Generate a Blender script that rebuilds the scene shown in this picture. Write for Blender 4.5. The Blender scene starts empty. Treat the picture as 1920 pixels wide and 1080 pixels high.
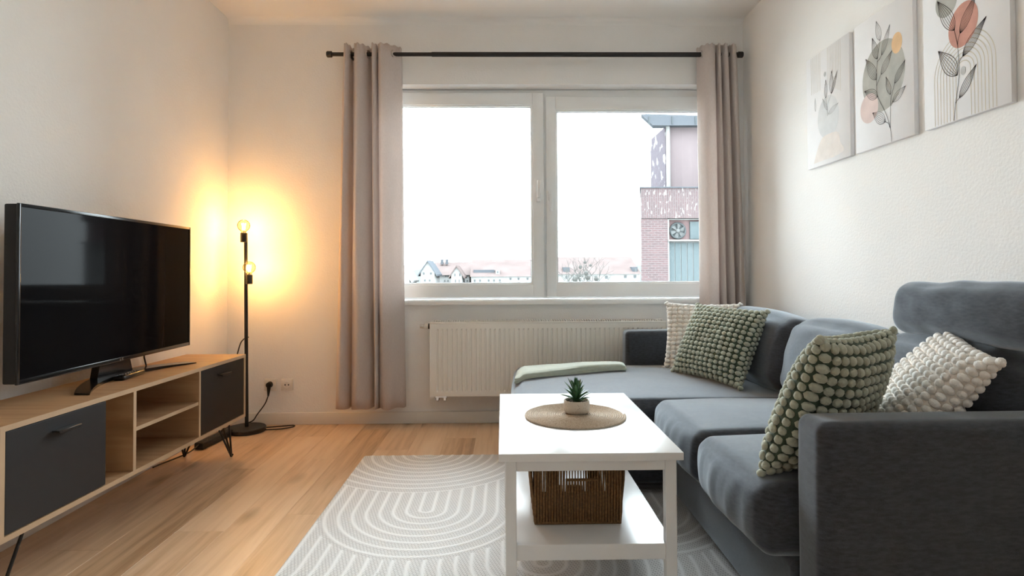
import bpy, bmesh, math, random
import numpy as np
from mathutils import Vector, Matrix, noise

random.seed(7)
R = math.radians
scene = bpy.context.scene
COL = scene.collection

# ------------------------------------------------------------------ camera
F_PX, H_CAM = 1100.0, 1.05
YAW, PITCH, ROLL = .0165, .02, .005
cam_data = bpy.data.cameras.new('camera')
cam = bpy.data.objects.new('camera', cam_data)
COL.objects.link(cam)
fw0 = Vector((math.sin(YAW), math.cos(YAW), 0)); rt0 = Vector((math.cos(YAW), -math.sin(YAW), 0)); up0 = Vector((0, 0, 1))
fw = fw0 * math.cos(PITCH) + up0 * math.sin(PITCH)
up1 = up0 * math.cos(PITCH) - fw0 * math.sin(PITCH)
rt = rt0 * math.cos(ROLL) - up1 * math.sin(ROLL)
up = up1 * math.cos(ROLL) + rt0 * math.sin(ROLL)
m = Matrix((rt, up, -fw)).transposed().to_4x4()
m.translation = Vector((0, 0, H_CAM))
cam.matrix_world = m
cam_data.sensor_width = 36.0
cam_data.lens = F_PX / 1920 * 36.0
cam_data.shift_y = (510 - F_PX * math.tan(PITCH) - 540) / 1920
cam_data.clip_start = .05; cam_data.clip_end = 900
scene.camera = cam

# ------------------------------------------------------------------ world, exposure
world = bpy.data.worlds.new('world'); scene.world = world
world.use_nodes = True
bg = world.node_tree.nodes['Background']
bg.inputs['Color'].default_value = (.85, .94, 1.0, 1)
# overcast sky: zenith three times as bright as the horizon
wn = world.node_tree
w_tc = wn.nodes.new('ShaderNodeTexCoord'); w_sep = wn.nodes.new('ShaderNodeSeparateXYZ'); wn.links.new(w_tc.outputs['Generated'], w_sep.inputs[0])
w_max = wn.nodes.new('ShaderNodeMath'); w_max.operation = 'MAXIMUM'; w_max.inputs[1].default_value = 0; wn.links.new(w_sep.outputs['Z'], w_max.inputs[0])
w_mad = wn.nodes.new('ShaderNodeMath'); w_mad.operation = 'MULTIPLY_ADD'; wn.links.new(w_max.outputs[0], w_mad.inputs[0])
SKY_ZENITH = 25.0
w_mad.inputs[1].default_value = SKY_ZENITH * 2 / 3; w_mad.inputs[2].default_value = SKY_ZENITH / 3
wn.links.new(w_mad.outputs[0], bg.inputs['Strength'])
scene.view_settings.view_transform = 'Standard'
scene.view_settings.look = 'None'
scene.view_settings.gamma = 1
scene.view_settings.use_curve_mapping = False
scene.view_settings.exposure = .39
scene.cycles.adaptive_threshold = .05
scene.cycles.max_bounces = 9
scene.cycles.diffuse_bounces = 6
scene.cycles.transparent_max_bounces = 16
scene.cycles.sample_clamp_indirect = 40
scene.cycles.caustics_reflective = True
scene.cycles.blur_glossy = 1.0
scene.cycles.caustics_refractive = False

# daylight portal in the window opening (guides sky sampling, gives no light of its own)
pl = bpy.data.lights.new('window_portal', 'AREA'); pl.shape = 'RECTANGLE'; pl.size = 2.6; pl.size_y = 1.55
pl.cycles.is_portal = True
po = bpy.data.objects.new('window_portal', pl); COL.objects.link(po)
po.location = (.30, 4.46, 1.61); po.rotation_euler = (R(-90), 0, 0)

# ------------------------------------------------------------------ materials
MATS = {}
def nt(name):
    mt = bpy.data.materials.new(name); mt.use_nodes = True
    MATS[name] = mt
    n = mt.node_tree
    return mt, n, n.nodes['Principled BSDF']
def link(n, a, b): n.links.new(a, b)
def node(n, kind, **kw):
    x = n.nodes.new(kind)
    for k, v in kw.items(): setattr(x, k, v)
    return x
def ramp(n, fac, stops):
    r = n.nodes.new('ShaderNodeValToRGB')
    el = r.color_ramp.elements
    while len(el) < len(stops): el.new(.5)
    for e, (p, c) in zip(el, stops): e.position = p; e.color = (*c, 1)
    link(n, fac, r.inputs['Fac'])
    return r
def coords(n, scale=(1, 1, 1), kind='Object', rand=0.0):
    tc = n.nodes.new('ShaderNodeTexCoord'); mp = n.nodes.new('ShaderNodeMapping')
    mp.inputs['Scale'].default_value = scale
    link(n, tc.outputs[kind], mp.inputs['Vector'])
    if rand:
        oi = n.nodes.new('ShaderNodeObjectInfo'); mu = n.nodes.new('ShaderNodeMath'); mu.operation = 'MULTIPLY'
        mu.inputs[1].default_value = rand
        link(n, oi.outputs['Random'], mu.inputs[0])
        cx = n.nodes.new('ShaderNodeCombineXYZ')
        for i in range(3): link(n, mu.outputs[0], cx.inputs[i])
        link(n, cx.outputs[0], mp.inputs['Location'])
    return mp.outputs[0]
def bump(n, b, h, strength=.3, dist=.01):
    bp = n.nodes.new('ShaderNodeBump'); bp.inputs['Strength'].default_value = strength; bp.inputs['Distance'].default_value = dist
    link(n, h, bp.inputs['Height']); link(n, bp.outputs[0], b.inputs['Normal'])
def plain(name, col, rough=.5, metal=0.0, var=.06, vscale=9, bumps=0, bscale=120, sheen=0, spec=None):
    mt, n, b = nt(name)
    v = coords(n)
    t = node(n, 'ShaderNodeTexNoise'); t.inputs['Scale'].default_value = vscale; t.inputs['Detail'].default_value = 4
    link(n, v, t.inputs['Vector'])
    lo = tuple(c * (1 - var) for c in col); hi = tuple(min(1, c * (1 + var)) for c in col)
    r = ramp(n, t.outputs['Fac'], [(.3, lo), (.7, hi)])
    link(n, r.outputs[0], b.inputs['Base Color'])
    b.inputs['Roughness'].default_value = rough; b.inputs['Metallic'].default_value = metal
    if spec is not None: b.inputs['Specular IOR Level'].default_value = spec
    if sheen: b.inputs['Sheen Weight'].default_value = sheen; b.inputs['Sheen Roughness'].default_value = .5
    if bumps:
        t2 = node(n, 'ShaderNodeTexNoise'); t2.inputs['Scale'].default_value = bscale; t2.inputs['Detail'].default_value = 3
        link(n, v, t2.inputs['Vector']); bump(n, b, t2.outputs['Fac'], bumps, .004)
    return mt

plain('wall_paint', (0.910, 0.900, 0.885), .92, var=.015, vscale=3, bumps=.35, bscale=90, spec=.15)
plain('wall_near_paint', (.72, .70, .68), .9, var=.02)
plain('ceiling_paint', (0.930, 0.925, 0.910), .95, var=.01, vscale=2, bumps=.15, bscale=60, spec=.1)
plain('trim_paint', (.82, .79, .74), .45, var=.01)
plain('upvc', (0.920, 0.930, 0.930), .3, var=.008)
plain('sill_white', (0.920, 0.920, 0.910), .35, var=.01)
plain('radiator_enamel', (0.900, 0.870, 0.810), .38, var=.01)
plain('black_metal', (.012, .011, .011), .42, var=.1)
plain('matte_black', (.014, .013, .013), .6, var=.1)
plain('black_cable', (.018, .012, .010), .55, var=.1)
plain('black_gloss', (.010, .010, .011), .16, var=.02)
plain('chrome', (.75, .75, .76), .18, metal=1, var=.02)
plain('grommet_metal', (.62, .58, .54), .25, metal=1, var=.02)
plain('white_lacquer', (0.900, 0.900, 0.900), .22, var=.008)
plain('white_plastic', (.80, .77, .72), .35, var=.01)
plain('door_anthracite', (0.0120, 0.0120, 0.0135), .5, var=.06, vscale=30)
plain('seal_black', (.02, .02, .03), .6)
plain('canvas_white', (0.860, 0.850, 0.860), .9, var=.012, vscale=12, bumps=.12, bscale=500, spec=.1)
plain('ink', (.035, .026, .026), .9, var=.15, spec=.1)
plain('ink_faint', (0.420, 0.410, 0.410), .9, spec=.1)
plain('print_sage', (0.5000, 0.4950, 0.4600), .9, var=.10, vscale=16, spec=.1)
plain('print_coral', (0.640, 0.340, 0.280), .9, var=.12, vscale=16, spec=.1)
plain('print_orange', (0.800, 0.550, 0.330), .9, var=.1, vscale=16, spec=.1)
plain('print_blush', (0.800, 0.660, 0.630), .9, var=.06, vscale=16, spec=.1)
plain('print_beige', (.66, .60, .50), .9, var=.06, vscale=16, spec=.1)
plain('print_grey', (0.580, 0.585, 0.580), .9, var=.08, vscale=16, spec=.1)
plain('print_pale', (0.730, 0.740, 0.750), .9, var=.05, vscale=16, spec=.1)
plain('print_peach', (0.820, 0.760, 0.720), .9, var=.06, vscale=16, spec=.1)
plain('leaf_green', (.045, .13, .050), .4, var=.35, vscale=60)
plain('gravel', (.12, .09, .07), .9, var=.5, vscale=200)
plain('blanket_sage', (0.4600, 0.5000, 0.4200), .92, var=.06, vscale=40, bumps=.25, bscale=500, sheen=.3)
plain('bobble_sage', (.43, .45, .36), .95, var=.10, vscale=60, bumps=.4, bscale=300, sheen=.3)
plain('knit_green', (.055, .085, .055), .95, var=.2, vscale=60, sheen=.2)
plain('bobble_cream', (0.8800, 0.8450, 0.8000), .95, var=.05, vscale=60, bumps=.4, bscale=300, sheen=.3)
plain('knit_cream', (0.7800, 0.7100, 0.6400), .95, var=.08, vscale=60, sheen=.2)
plain('rope', (0.200, 0.105, 0.040), .9, var=.3, vscale=130, bumps=.5, bscale=260)
plain('house_white', (0.1425, 0.1425, 0.1406), .9, var=.05, vscale=.3, spec=0)
plain('roof_red', (0.0540, 0.0432, 0.0414), .9, var=.10, vscale=.4, spec=0)  # red made paler: distance haze is mixed into the base colour
plain('roof_slate', (0.0420, 0.0455, 0.0508), .9, var=.06, vscale=.4, spec=0)
plain('far_window', (0.0494, 0.0532, 0.0551), .4, var=.1, spec=0)
plain('stucco_pink', (0.0781, 0.0639, 0.0653), .9, var=.05, vscale=1.5, spec=0)
plain('steel_grey', (0.0435, 0.0536, 0.0565), .6, var=.05, spec=0)
plain('facade_white', (0.1105, 0.1105, 0.1079), .7, spec=0)
plain('frame_pink', (0.0810, 0.0555, 0.0555), .8, spec=0)
plain('bark', (0.0380, 0.0380, 0.0361), .95, var=.2, spec=0)
plain('ground_pale', (0.420, 0.420, 0.400), .95, var=.1, vscale=.1, spec=0)
plain('hill_green', (0.0792, 0.0836, 0.0814), .95, var=.05, vscale=.05, spec=0)
plain('fan_dark', (0.0360, 0.0405, 0.0420), .6, spec=0)
plain('button_grey', (.10, .10, .11), .5)
plain('fan_light', (0.065, 0.068, 0.068), .5, spec=0)

def fabric(name, lo, hi, scale=900, sheen=.35):
    mt, n, b = nt(name)
    v = coords(n)
    t = node(n, 'ShaderNodeTexNoise'); t.inputs['Scale'].default_value = scale; t.inputs['Detail'].default_value = 2
    link(n, v, t.inputs['Vector'])
    t3 = node(n, 'ShaderNodeTexNoise'); t3.inputs['Scale'].default_value = 45; t3.inputs['Detail'].default_value = 6
    mp = n.nodes.new('ShaderNodeMapping'); mp.inputs['Scale'].default_value = (1, 1, 3.5)
    link(n, v, mp.inputs['Vector']); link(n, mp.outputs[0], t3.inputs['Vector'])
    mx = node(n, 'ShaderNodeMath', operation='ADD'); link(n, t.outputs['Fac'], mx.inputs[0]); link(n, t3.outputs['Fac'], mx.inputs[1])
    dv = node(n, 'ShaderNodeMath', operation='MULTIPLY'); link(n, mx.outputs[0], dv.inputs[0]); dv.inputs[1].default_value = .5
    r = ramp(n, dv.outputs[0], [(.36, lo), (.64, hi)])
    link(n, r.outputs[0], b.inputs['Base Color'])
    b.inputs['Roughness'].default_value = .95; b.inputs['Specular IOR Level'].default_value = .15
    b.inputs['Sheen Weight'].default_value = sheen; b.inputs['Sheen Roughness'].default_value = .42; b.inputs['Sheen Tint'].default_value = (.86, .93, 1.0, 1)
    bump(n, b, t.outputs['Fac'], .35, .0015)
    return mt
fabric('sofa_fabric', (.036, .039, .046), (.078, .084, .098), sheen=.9)

def curtain_mat():
    mt, n, b = nt('curtain_cloth')
    v = coords(n, (1, 1, .25))
    t = node(n, 'ShaderNodeTexNoise'); t.inputs['Scale'].default_value = 260; t.inputs['Detail'].default_value = 2
    link(n, v, t.inputs['Vector'])
    r = ramp(n, t.outputs['Fac'], [(.3, (.72, .645, .61)), (.7, (.78, .705, .67))])
    link(n, r.outputs[0], b.inputs['Base Color'])
    b.inputs['Roughness'].default_value = .9; b.inputs['Specular IOR Level'].default_value = .1
    b.inputs['Sheen Weight'].default_value = .15
    tr = n.nodes.new('ShaderNodeBsdfTranslucent'); link(n, r.outputs[0], tr.inputs['Color'])
    mx = n.nodes.new('ShaderNodeMixShader'); mx.inputs[0].default_value = .32
    link(n, b.outputs[0], mx.inputs[1]); link(n, tr.outputs[0], mx.inputs[2])
    link(n, mx.outputs[0], n.nodes['Material Output'].inputs['Surface'])
curtain_mat()

def glass_mat(name, tint, rough=.02, ior=1.35):
    mt, n, b = nt(name)
    n.nodes.remove(b)
    tr = n.nodes.new('ShaderNodeBsdfTransparent'); tr.inputs['Color'].default_value = (*tint, 1)
    gl = n.nodes.new('ShaderNodeBsdfGlossy'); gl.inputs['Roughness'].default_value = rough
    fr = n.nodes.new('ShaderNodeFresnel'); fr.inputs['IOR'].default_value = ior
    mx = n.nodes.new('ShaderNodeMixShader')
    link(n, fr.outputs[0], mx.inputs[0]); link(n, tr.outputs[0], mx.inputs[1]); link(n, gl.outputs[0], mx.inputs[2])
    link(n, mx.outputs[0], n.nodes['Material Output'].inputs['Surface'])
glass_mat('pane_glass', (.97, .985, .98))
glass_mat('bulb_glass', (1.0, .90, .66), ior=1.12)

def emit_mat(name, col, s):
    mt, n, b = nt(name)
    b.inputs['Base Color'].default_value = (*col, 1)
    b.inputs['Emission Color'].default_value = (*col, 1); b.inputs['Emission Strength'].default_value = s
emit_mat('filament', (1.0, .66, .26), 90)

def wood(name, stops, grain=(26, 1.6, 26), rand=40.0, rough=.42, knots=True):
    mt, n, b = nt(name)
    v = coords(n, grain, rand=rand)
    t = node(n, 'ShaderNodeTexNoise'); t.inputs['Scale'].default_value = 1.0; t.inputs['Detail'].default_value = 6; t.inputs['Roughness'].default_value = .6; t.inputs['Distortion'].default_value = .35
    link(n, v, t.inputs['Vector'])
    v2 = coords(n, (grain[0] * .18, grain[1] * .35, grain[2] * .18), rand=rand * .7)
    t2 = node(n, 'ShaderNodeTexNoise'); t2.inputs['Scale'].default_value = 1.0; t2.inputs['Detail'].default_value = 3
    link(n, v2, t2.inputs['Vector'])
    a = node(n, 'ShaderNodeMath', operation='MULTIPLY_ADD'); link(n, t.outputs['Fac'], a.inputs[0]); a.inputs[1].default_value = .55
    s = node(n, 'ShaderNodeMath', operation='MULTIPLY'); link(n, t2.outputs['Fac'], s.inputs[0]); s.inputs[1].default_value = .35
    link(n, s.outputs[0], a.inputs[2])
    oi = n.nodes.new('ShaderNodeObjectInfo')
    a2 = node(n, 'ShaderNodeMath', operation='MULTIPLY_ADD'); link(n, oi.outputs['Random'], a2.inputs[0]); a2.inputs[1].default_value = .17; link(n, a.outputs[0], a2.inputs[2])
    r = ramp(n, a2.outputs[0], stops)
    out = r.outputs[0]
    if knots:
        v3 = coords(n, (grain[0] * .16, grain[1] * 1.1, grain[2] * .16), rand=rand * 1.3)
        k = node(n, 'ShaderNodeTexVoronoi'); k.inputs['Scale'].default_value = 1.0
        link(n, v3, k.inputs['Vector'])
        kr = ramp(n, k.outputs['Distance'], [(.0, (.30, .25, .2)), (.07, (.62, .58, .52)), (.2, (1, 1, 1))])
        mm = node(n, 'ShaderNodeMixRGB', blend_type='MULTIPLY'); mm.inputs[0].default_value = .8
        link(n, out, mm.inputs[1]); link(n, kr.outputs[0], mm.inputs[2]); out = mm.outputs[0]
    link(n, out, b.inputs['Base Color'])
    b.inputs['Roughness'].default_value = rough
    b.inputs['Specular IOR Level'].default_value = .4
    bump(n, b, t.outputs['Fac'], .06, .002)
wood('plank_oak', [(.34, (.40, .235, .125)), (.46, (.62, .41, .245)), (.56, (.72, .50, .32)), (.68, (.80, .58, .39))], rough=.36)
wood('oak_veneer', [(.3, (.33, .185, .092)), (.5, (.47, .285, .150)), (.68, (.56, .37, .21))], rough=.5)
plain('edge_band', (.58, .41, .26), .5, var=.06)
plain('subfloor', (.10, .06, .035), .9)

def rug_mat():
    mt, n, b = nt('rug_weave')
    at = n.nodes.new('ShaderNodeAttribute'); at.attribute_name = 'rib'
    v = coords(n)
    br = n.nodes.new('ShaderNodeTexBrick'); br.inputs['Scale'].default_value = 1
    br.inputs['Brick Width'].default_value = .016; br.inputs['Row Height'].default_value = .0085
    br.inputs['Mortar Size'].default_value = .0022; br.inputs['Mortar Smooth'].default_value = .6
    br.offset = .5
    br.inputs['Color1'].default_value = (.88, .87, .86, 1); br.inputs['Color2'].default_value = (.83, .82, .81, 1); br.inputs['Mortar'].default_value = (.50, .49, .48, 1)
    mp = n.nodes.new('ShaderNodeMapping'); mp.inputs['Rotation'].default_value = (0, 0, R(24)); link(n, v, mp.inputs['Vector'])
    link(n, mp.outputs[0], br.inputs['Vector'])
    t = node(n, 'ShaderNodeTexNoise'); t.inputs['Scale'].default_value = 220; link(n, v, t.inputs['Vector'])
    rr = ramp(n, t.outputs['Fac'], [(.3, (.88, .88, .875)), (.7, (.94, .94, .935))])
    mx = n.nodes.new('ShaderNodeMixRGB'); link(n, at.outputs['Fac'], mx.inputs[0]); link(n, br.outputs['Color'], mx.inputs[1]); link(n, rr.outputs[0], mx.inputs[2])
    link(n, mx.outputs[0], b.inputs['Base Color'])
    b.inputs['Roughness'].default_value = .95; b.inputs['Specular IOR Level'].default_value = .1
    bump(n, b, br.outputs['Fac'], -.4, .002)
rug_mat()

def brick_mat():
    mt, n, b = nt('brick_red')
    v = coords(n)
    mp = n.nodes.new('ShaderNodeMapping'); mp.inputs['Rotation'].default_value = (R(90), 0, 0); link(n, v, mp.inputs['Vector'])
    br = n.nodes.new('ShaderNodeTexBrick'); br.inputs['Scale'].default_value = 1
    br.inputs['Brick Width'].default_value = .25; br.inputs['Row Height'].default_value = .083; br.inputs['Mortar Size'].default_value = .010
    br.inputs['Color1'].default_value = (0.0596, 0.0405, 0.0412, 1); br.inputs['Color2'].default_value = (0.0483, 0.0362, 0.0369, 1); br.inputs['Mortar'].default_value = (0.0710, 0.0611, 0.0611, 1)
    link(n, mp.outputs[0], br.inputs['Vector']); link(n, br.outputs['Color'], b.inputs['Base Color']); b.inputs['Roughness'].default_value = .95; b.inputs['Specular IOR Level'].default_value = 0
    mt, n, b = nt('brick_soldier')
    v = coords(n)
    mp = n.nodes.new('ShaderNodeMapping'); mp.inputs['Rotation'].default_value = (R(90), 0, 0); link(n, v, mp.inputs['Vector'])
    mp2 = n.nodes.new('ShaderNodeMapping'); mp2.inputs['Rotation'].default_value = (0, 0, R(90)); link(n, mp.outputs[0], mp2.inputs['Vector'])
    br = n.nodes.new('ShaderNodeTexBrick'); br.inputs['Scale'].default_value = 1
    br.inputs['Brick Width'].default_value = .27; br.inputs['Row Height'].default_value = .085; br.inputs['Mortar Size'].default_value = .010
    br.inputs['Color1'].default_value = (0.0582, 0.0419, 0.0426, 1); br.inputs['Color2'].default_value = (0.0511, 0.0391, 0.0398, 1); br.inputs['Mortar'].default_value = (0.0667, 0.0582, 0.0582, 1)
    link(n, mp2.outputs[0], br.inputs['Vector'])
    t = node(n, 'ShaderNodeTexNoise'); t.inputs['Scale'].default_value = 7; t.inputs['Detail'].default_value = 1
    mp3 = n.nodes.new('ShaderNodeMapping'); mp3.inputs['Scale'].default_value = (1.6, 1, .6); link(n, v, mp3.inputs['Vector']); link(n, mp3.outputs[0], t.inputs['Vector'])
    rr = ramp(n, t.outputs['Fac'], [(.64, (0, 0, 0)), (.68, (1, 1, 1))])
    mx = n.nodes.new('ShaderNodeMixRGB'); link(n, rr.outputs[0], mx.inputs[0]); link(n, br.outputs['Color'], mx.inputs[1]); mx.inputs[2].default_value = (0.1349, 0.1335, 0.1306, 1)
    link(n, mx.outputs[0], b.inputs['Base Color']); b.inputs['Roughness'].default_value = .95; b.inputs['Specular IOR Level'].default_value = 0
    mt, n, b = nt('stucco_patchy')
    v = coords(n)
    t = node(n, 'ShaderNodeTexNoise'); t.inputs['Scale'].default_value = 2.2; t.inputs['Detail'].default_value = 5; link(n, v, t.inputs['Vector'])
    rr = ramp(n, t.outputs['Fac'], [(.58, (0.0520, 0.0460, 0.0520)), (.62, (0.1278, 0.1278, 0.1278))])  # darker tone than the tower front, with scattered white patches
    link(n, rr.outputs[0], b.inputs['Base Color']); b.inputs['Roughness'].default_value = .95; b.inputs['Specular IOR Level'].default_value = 0
brick_mat()

def speckle_mat():
    mt, n, b = nt('terrazzo')
    v = coords(n)
    k = node(n, 'ShaderNodeTexVoronoi'); k.inputs['Scale'].default_value = 160; link(n, v, k.inputs['Vector'])
    r = ramp(n, k.outputs['Distance'], [(.12, (.12, .10, .09)), (.2, (.62, .55, .47))])
    link(n, r.outputs[0], b.inputs['Base Color']); b.inputs['Roughness'].default_value = .8
speckle_mat()
def jute_mat():
    mt, n, b = nt('jute')
    v = coords(n)
    w = node(n, 'ShaderNodeTexNoise'); w.inputs['Scale'].default_value = 320; w.inputs['Detail'].default_value = 3; link(n, v, w.inputs['Vector'])
    r = ramp(n, w.outputs['Fac'], [(.3, (.36, .265, .18)), (.55, (.55, .44, .335)), (.75, (.66, .56, .45))])
    link(n, r.outputs[0], b.inputs['Base Color']); b.inputs['Roughness'].default_value = .95
    bump(n, b, w.outputs['Fac'], .5, .003)
jute_mat()
def screen_mat():
    mt, n, b = nt('tv_screen')
    b.inputs['Base Color'].default_value = (.006, .006, .007, 1); b.inputs['Roughness'].default_value = .05
    b.inputs['IOR'].default_value = 1.12
screen_mat()

# ------------------------------------------------------------------ geometry helpers
def wm(o):
    M = Matrix.Identity(4)
    while o is not None:
        M = o.matrix_basis @ M; o = o.parent
    return M

class MB:
    """collects shapes in world coordinates; build() links them as one mesh object (local to its parent)"""
    def __init__(s): s.v = []; s.f = []
    def add(s, vs, fs):
        o = len(s.v); s.v += [Vector(p) for p in vs]; s.f += [[i + o for i in f] for f in fs]; return s
    def box(s, x0, x1, y0, y1, z0, z1):
        return s.add([(x0, y0, z0), (x1, y0, z0), (x1, y1, z0), (x0, y1, z0), (x0, y0, z1), (x1, y0, z1), (x1, y1, z1), (x0, y1, z1)],
                     [(0, 3, 2, 1), (4, 5, 6, 7), (0, 1, 5, 4), (1, 2, 6, 5), (2, 3, 7, 6), (3, 0, 4, 7)])
    def rbox(s, x0, x1, y0, y1, z0, z1, r=.004, seg=2):
        bm = bmesh.new(); bmesh.ops.create_cube(bm, size=1)
        for v in bm.verts:
            v.co = Vector(((x0 + x1) / 2 + v.co.x * (x1 - x0), (y0 + y1) / 2 + v.co.y * (y1 - y0), (z0 + z1) / 2 + v.co.z * (z1 - z0)))
        bmesh.ops.bevel(bm, geom=bm.edges[:], offset=r, segments=seg, profile=.5, affect='EDGES')
        bm.verts.index_update()
        s.add([v.co.copy() for v in bm.verts], [[v.index for v in f.verts] for f in bm.faces]); bm.free(); return s
    def tube(s, pts, r, n=8, cap=True, closed=False):
        pts = [Vector(p) for p in pts]; rs = r if isinstance(r, (list, tuple)) else [r] * len(pts)
        N = len(pts); rings = []; prev = None
        for i, p in enumerate(pts):
            if closed: d = pts[(i + 1) % N] - pts[i - 1]
            else: d = pts[min(i + 1, N - 1)] - pts[max(i - 1, 0)]
            d.normalize()
            if prev is None:
                a = Vector((0, 0, 1)) if abs(d.z) < .9 else Vector((1, 0, 0))
                a = (a - d * a.dot(d)).normalized()
            else: a = (prev - d * prev.dot(d)).normalized()
            prev = a; b = d.cross(a)
            rings.append([p + (a * math.cos(2 * math.pi * k / n) + b * math.sin(2 * math.pi * k / n)) * rs[i] for k in range(n)])
        vs = [q for rg in rings for q in rg]; fs = []
        for i in range(N if closed else N - 1):
            j = (i + 1) % N
            for k in range(n):
                fs.append((i * n + k, i * n + (k + 1) % n, j * n + (k + 1) % n, j * n + k))
        if cap and not closed:
            fs.append(tuple(range(n))[::-1]); fs.append(tuple((N - 1) * n + k for k in range(n)))
        return s.add(vs, fs)
    def lathe(s, prof, c=(0, 0, 0), n=32):
        c = Vector(c); vs = []; fs = []
        for r, z in prof:
            for k in range(n):
                a = 2 * math.pi * k / n; vs.append(c + Vector((r * math.cos(a), r * math.sin(a), z)))
        for i in range(len(prof) - 1):
            for k in range(n): fs.append((i * n + k, i * n + (k + 1) % n, (i + 1) * n + (k + 1) % n, (i + 1) * n + k))
        fs.append(tuple(range(n))[::-1]); fs.append(tuple((len(prof) - 1) * n + k for k in range(n)))
        return s.add(vs, fs)
    def prism(s, poly, axis, a0, a1):
        """poly in the two other axes, extruded along axis from a0 to a1"""
        def P(p, a): return {0: (a, p[0], p[1]), 1: (p[0], a, p[1]), 2: (p[0], p[1], a)}[axis]
        n = len(poly)
        return s.add([P(p, a0) for p in poly] + [P(p, a1) for p in poly],
                     [tuple(range(n))[::-1], tuple(range(n, 2 * n))] + [(i, (i + 1) % n, (i + 1) % n + n, i + n) for i in range(n)])
    def ellipsoid(s, c, ax, ay, az, nu=8, nv=5):
        c = Vector(c); vs = [c + az]; fs = []
        for i in range(1, nv):
            th = math.pi * i / nv
            for k in range(nu):
                ph = 2 * math.pi * k / nu
                vs.append(c + az * math.cos(th) + (ax * math.cos(ph) + ay * math.sin(ph)) * math.sin(th))
        vs.append(c - az)
        for k in range(nu): fs.append((0, 1 + k, 1 + (k + 1) % nu))
        for i in range(nv - 2):
            for k in range(nu):
                a = 1 + i * nu
                fs.append((a + k, a + nu + k, a + nu + (k + 1) % nu, a + (k + 1) % nu))
        a = 1 + (nv - 2) * nu
        for k in range(nu): fs.append((a + k, len(vs) - 1, a + (k + 1) % nu))
        return s.add(vs, fs)
    def rot(s, pivot, M, start=0):
        p = Vector(pivot)
        for i in range(start, len(s.v)): s.v[i] = p + M @ (s.v[i] - p)
        return s
    def build(s, name, mat, parent=None, smooth=False, auto=None):
        me = bpy.data.meshes.new(name)
        vs = s.v
        if parent is not None:
            inv = wm(parent).inverted(); vs = [inv @ p for p in vs]
        me.from_pydata([tuple(p) for p in vs], [], s.f)
        bm = bmesh.new(); bm.from_mesh(me); bmesh.ops.recalc_face_normals(bm, faces=bm.faces[:])
        if smooth or auto:
            for f in bm.faces: f.smooth = True
            ang = R(auto or 50)
            for e in bm.edges:
                if len(e.link_faces) == 2 and e.calc_face_angle(0) > ang: e.smooth = False
        bm.to_mesh(me); bm.free()
        me.materials.append(MATS[mat])
        o = bpy.data.objects.new(name, me); COL.objects.link(o)
        if parent is not None: o.parent = parent
        return o

def thing(name, label, cat, loc=(0, 0, 0), rotz=0, group=None):
    o = bpy.data.objects.new(name, None); COL.objects.link(o)
    o.empty_display_size = .1; o.location = loc; o.rotation_euler = (0, 0, rotz)
    o.matrix_basis = Matrix.Translation(loc) @ Matrix.Rotation(rotz, 4, 'Z')
    o['label'] = label; o['category'] = cat
    if group: o['group'] = group
    return o
def tag(o, label, cat, group=None):
    o['label'] = label; o['category'] = cat
    if group: o['group'] = group
    return o
def struct(o, label=None):
    o['kind'] = 'structure'
    if label: o['label'] = label
    return o
def stuff(o): o['kind'] = 'stuff'; return o

def catmull(pts, k=8):
    pts = [Vector(p) for p in pts]; out = []
    P = [pts[0] * 2 - pts[1]] + pts + [pts[-1] * 2 - pts[-2]]
    for i in range(1, len(P) - 2):
        for j in range(k):
            t = j / k
            a, b, c, d = P[i - 1], P[i], P[i + 1], P[i + 2]
            out.append(.5 * ((2 * b) + (c - a) * t + (2 * a - 5 * b + 4 * c - d) * t * t + (3 * b - a - 3 * c + d) * t ** 3))
    out.append(pts[-1]); return out

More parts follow.
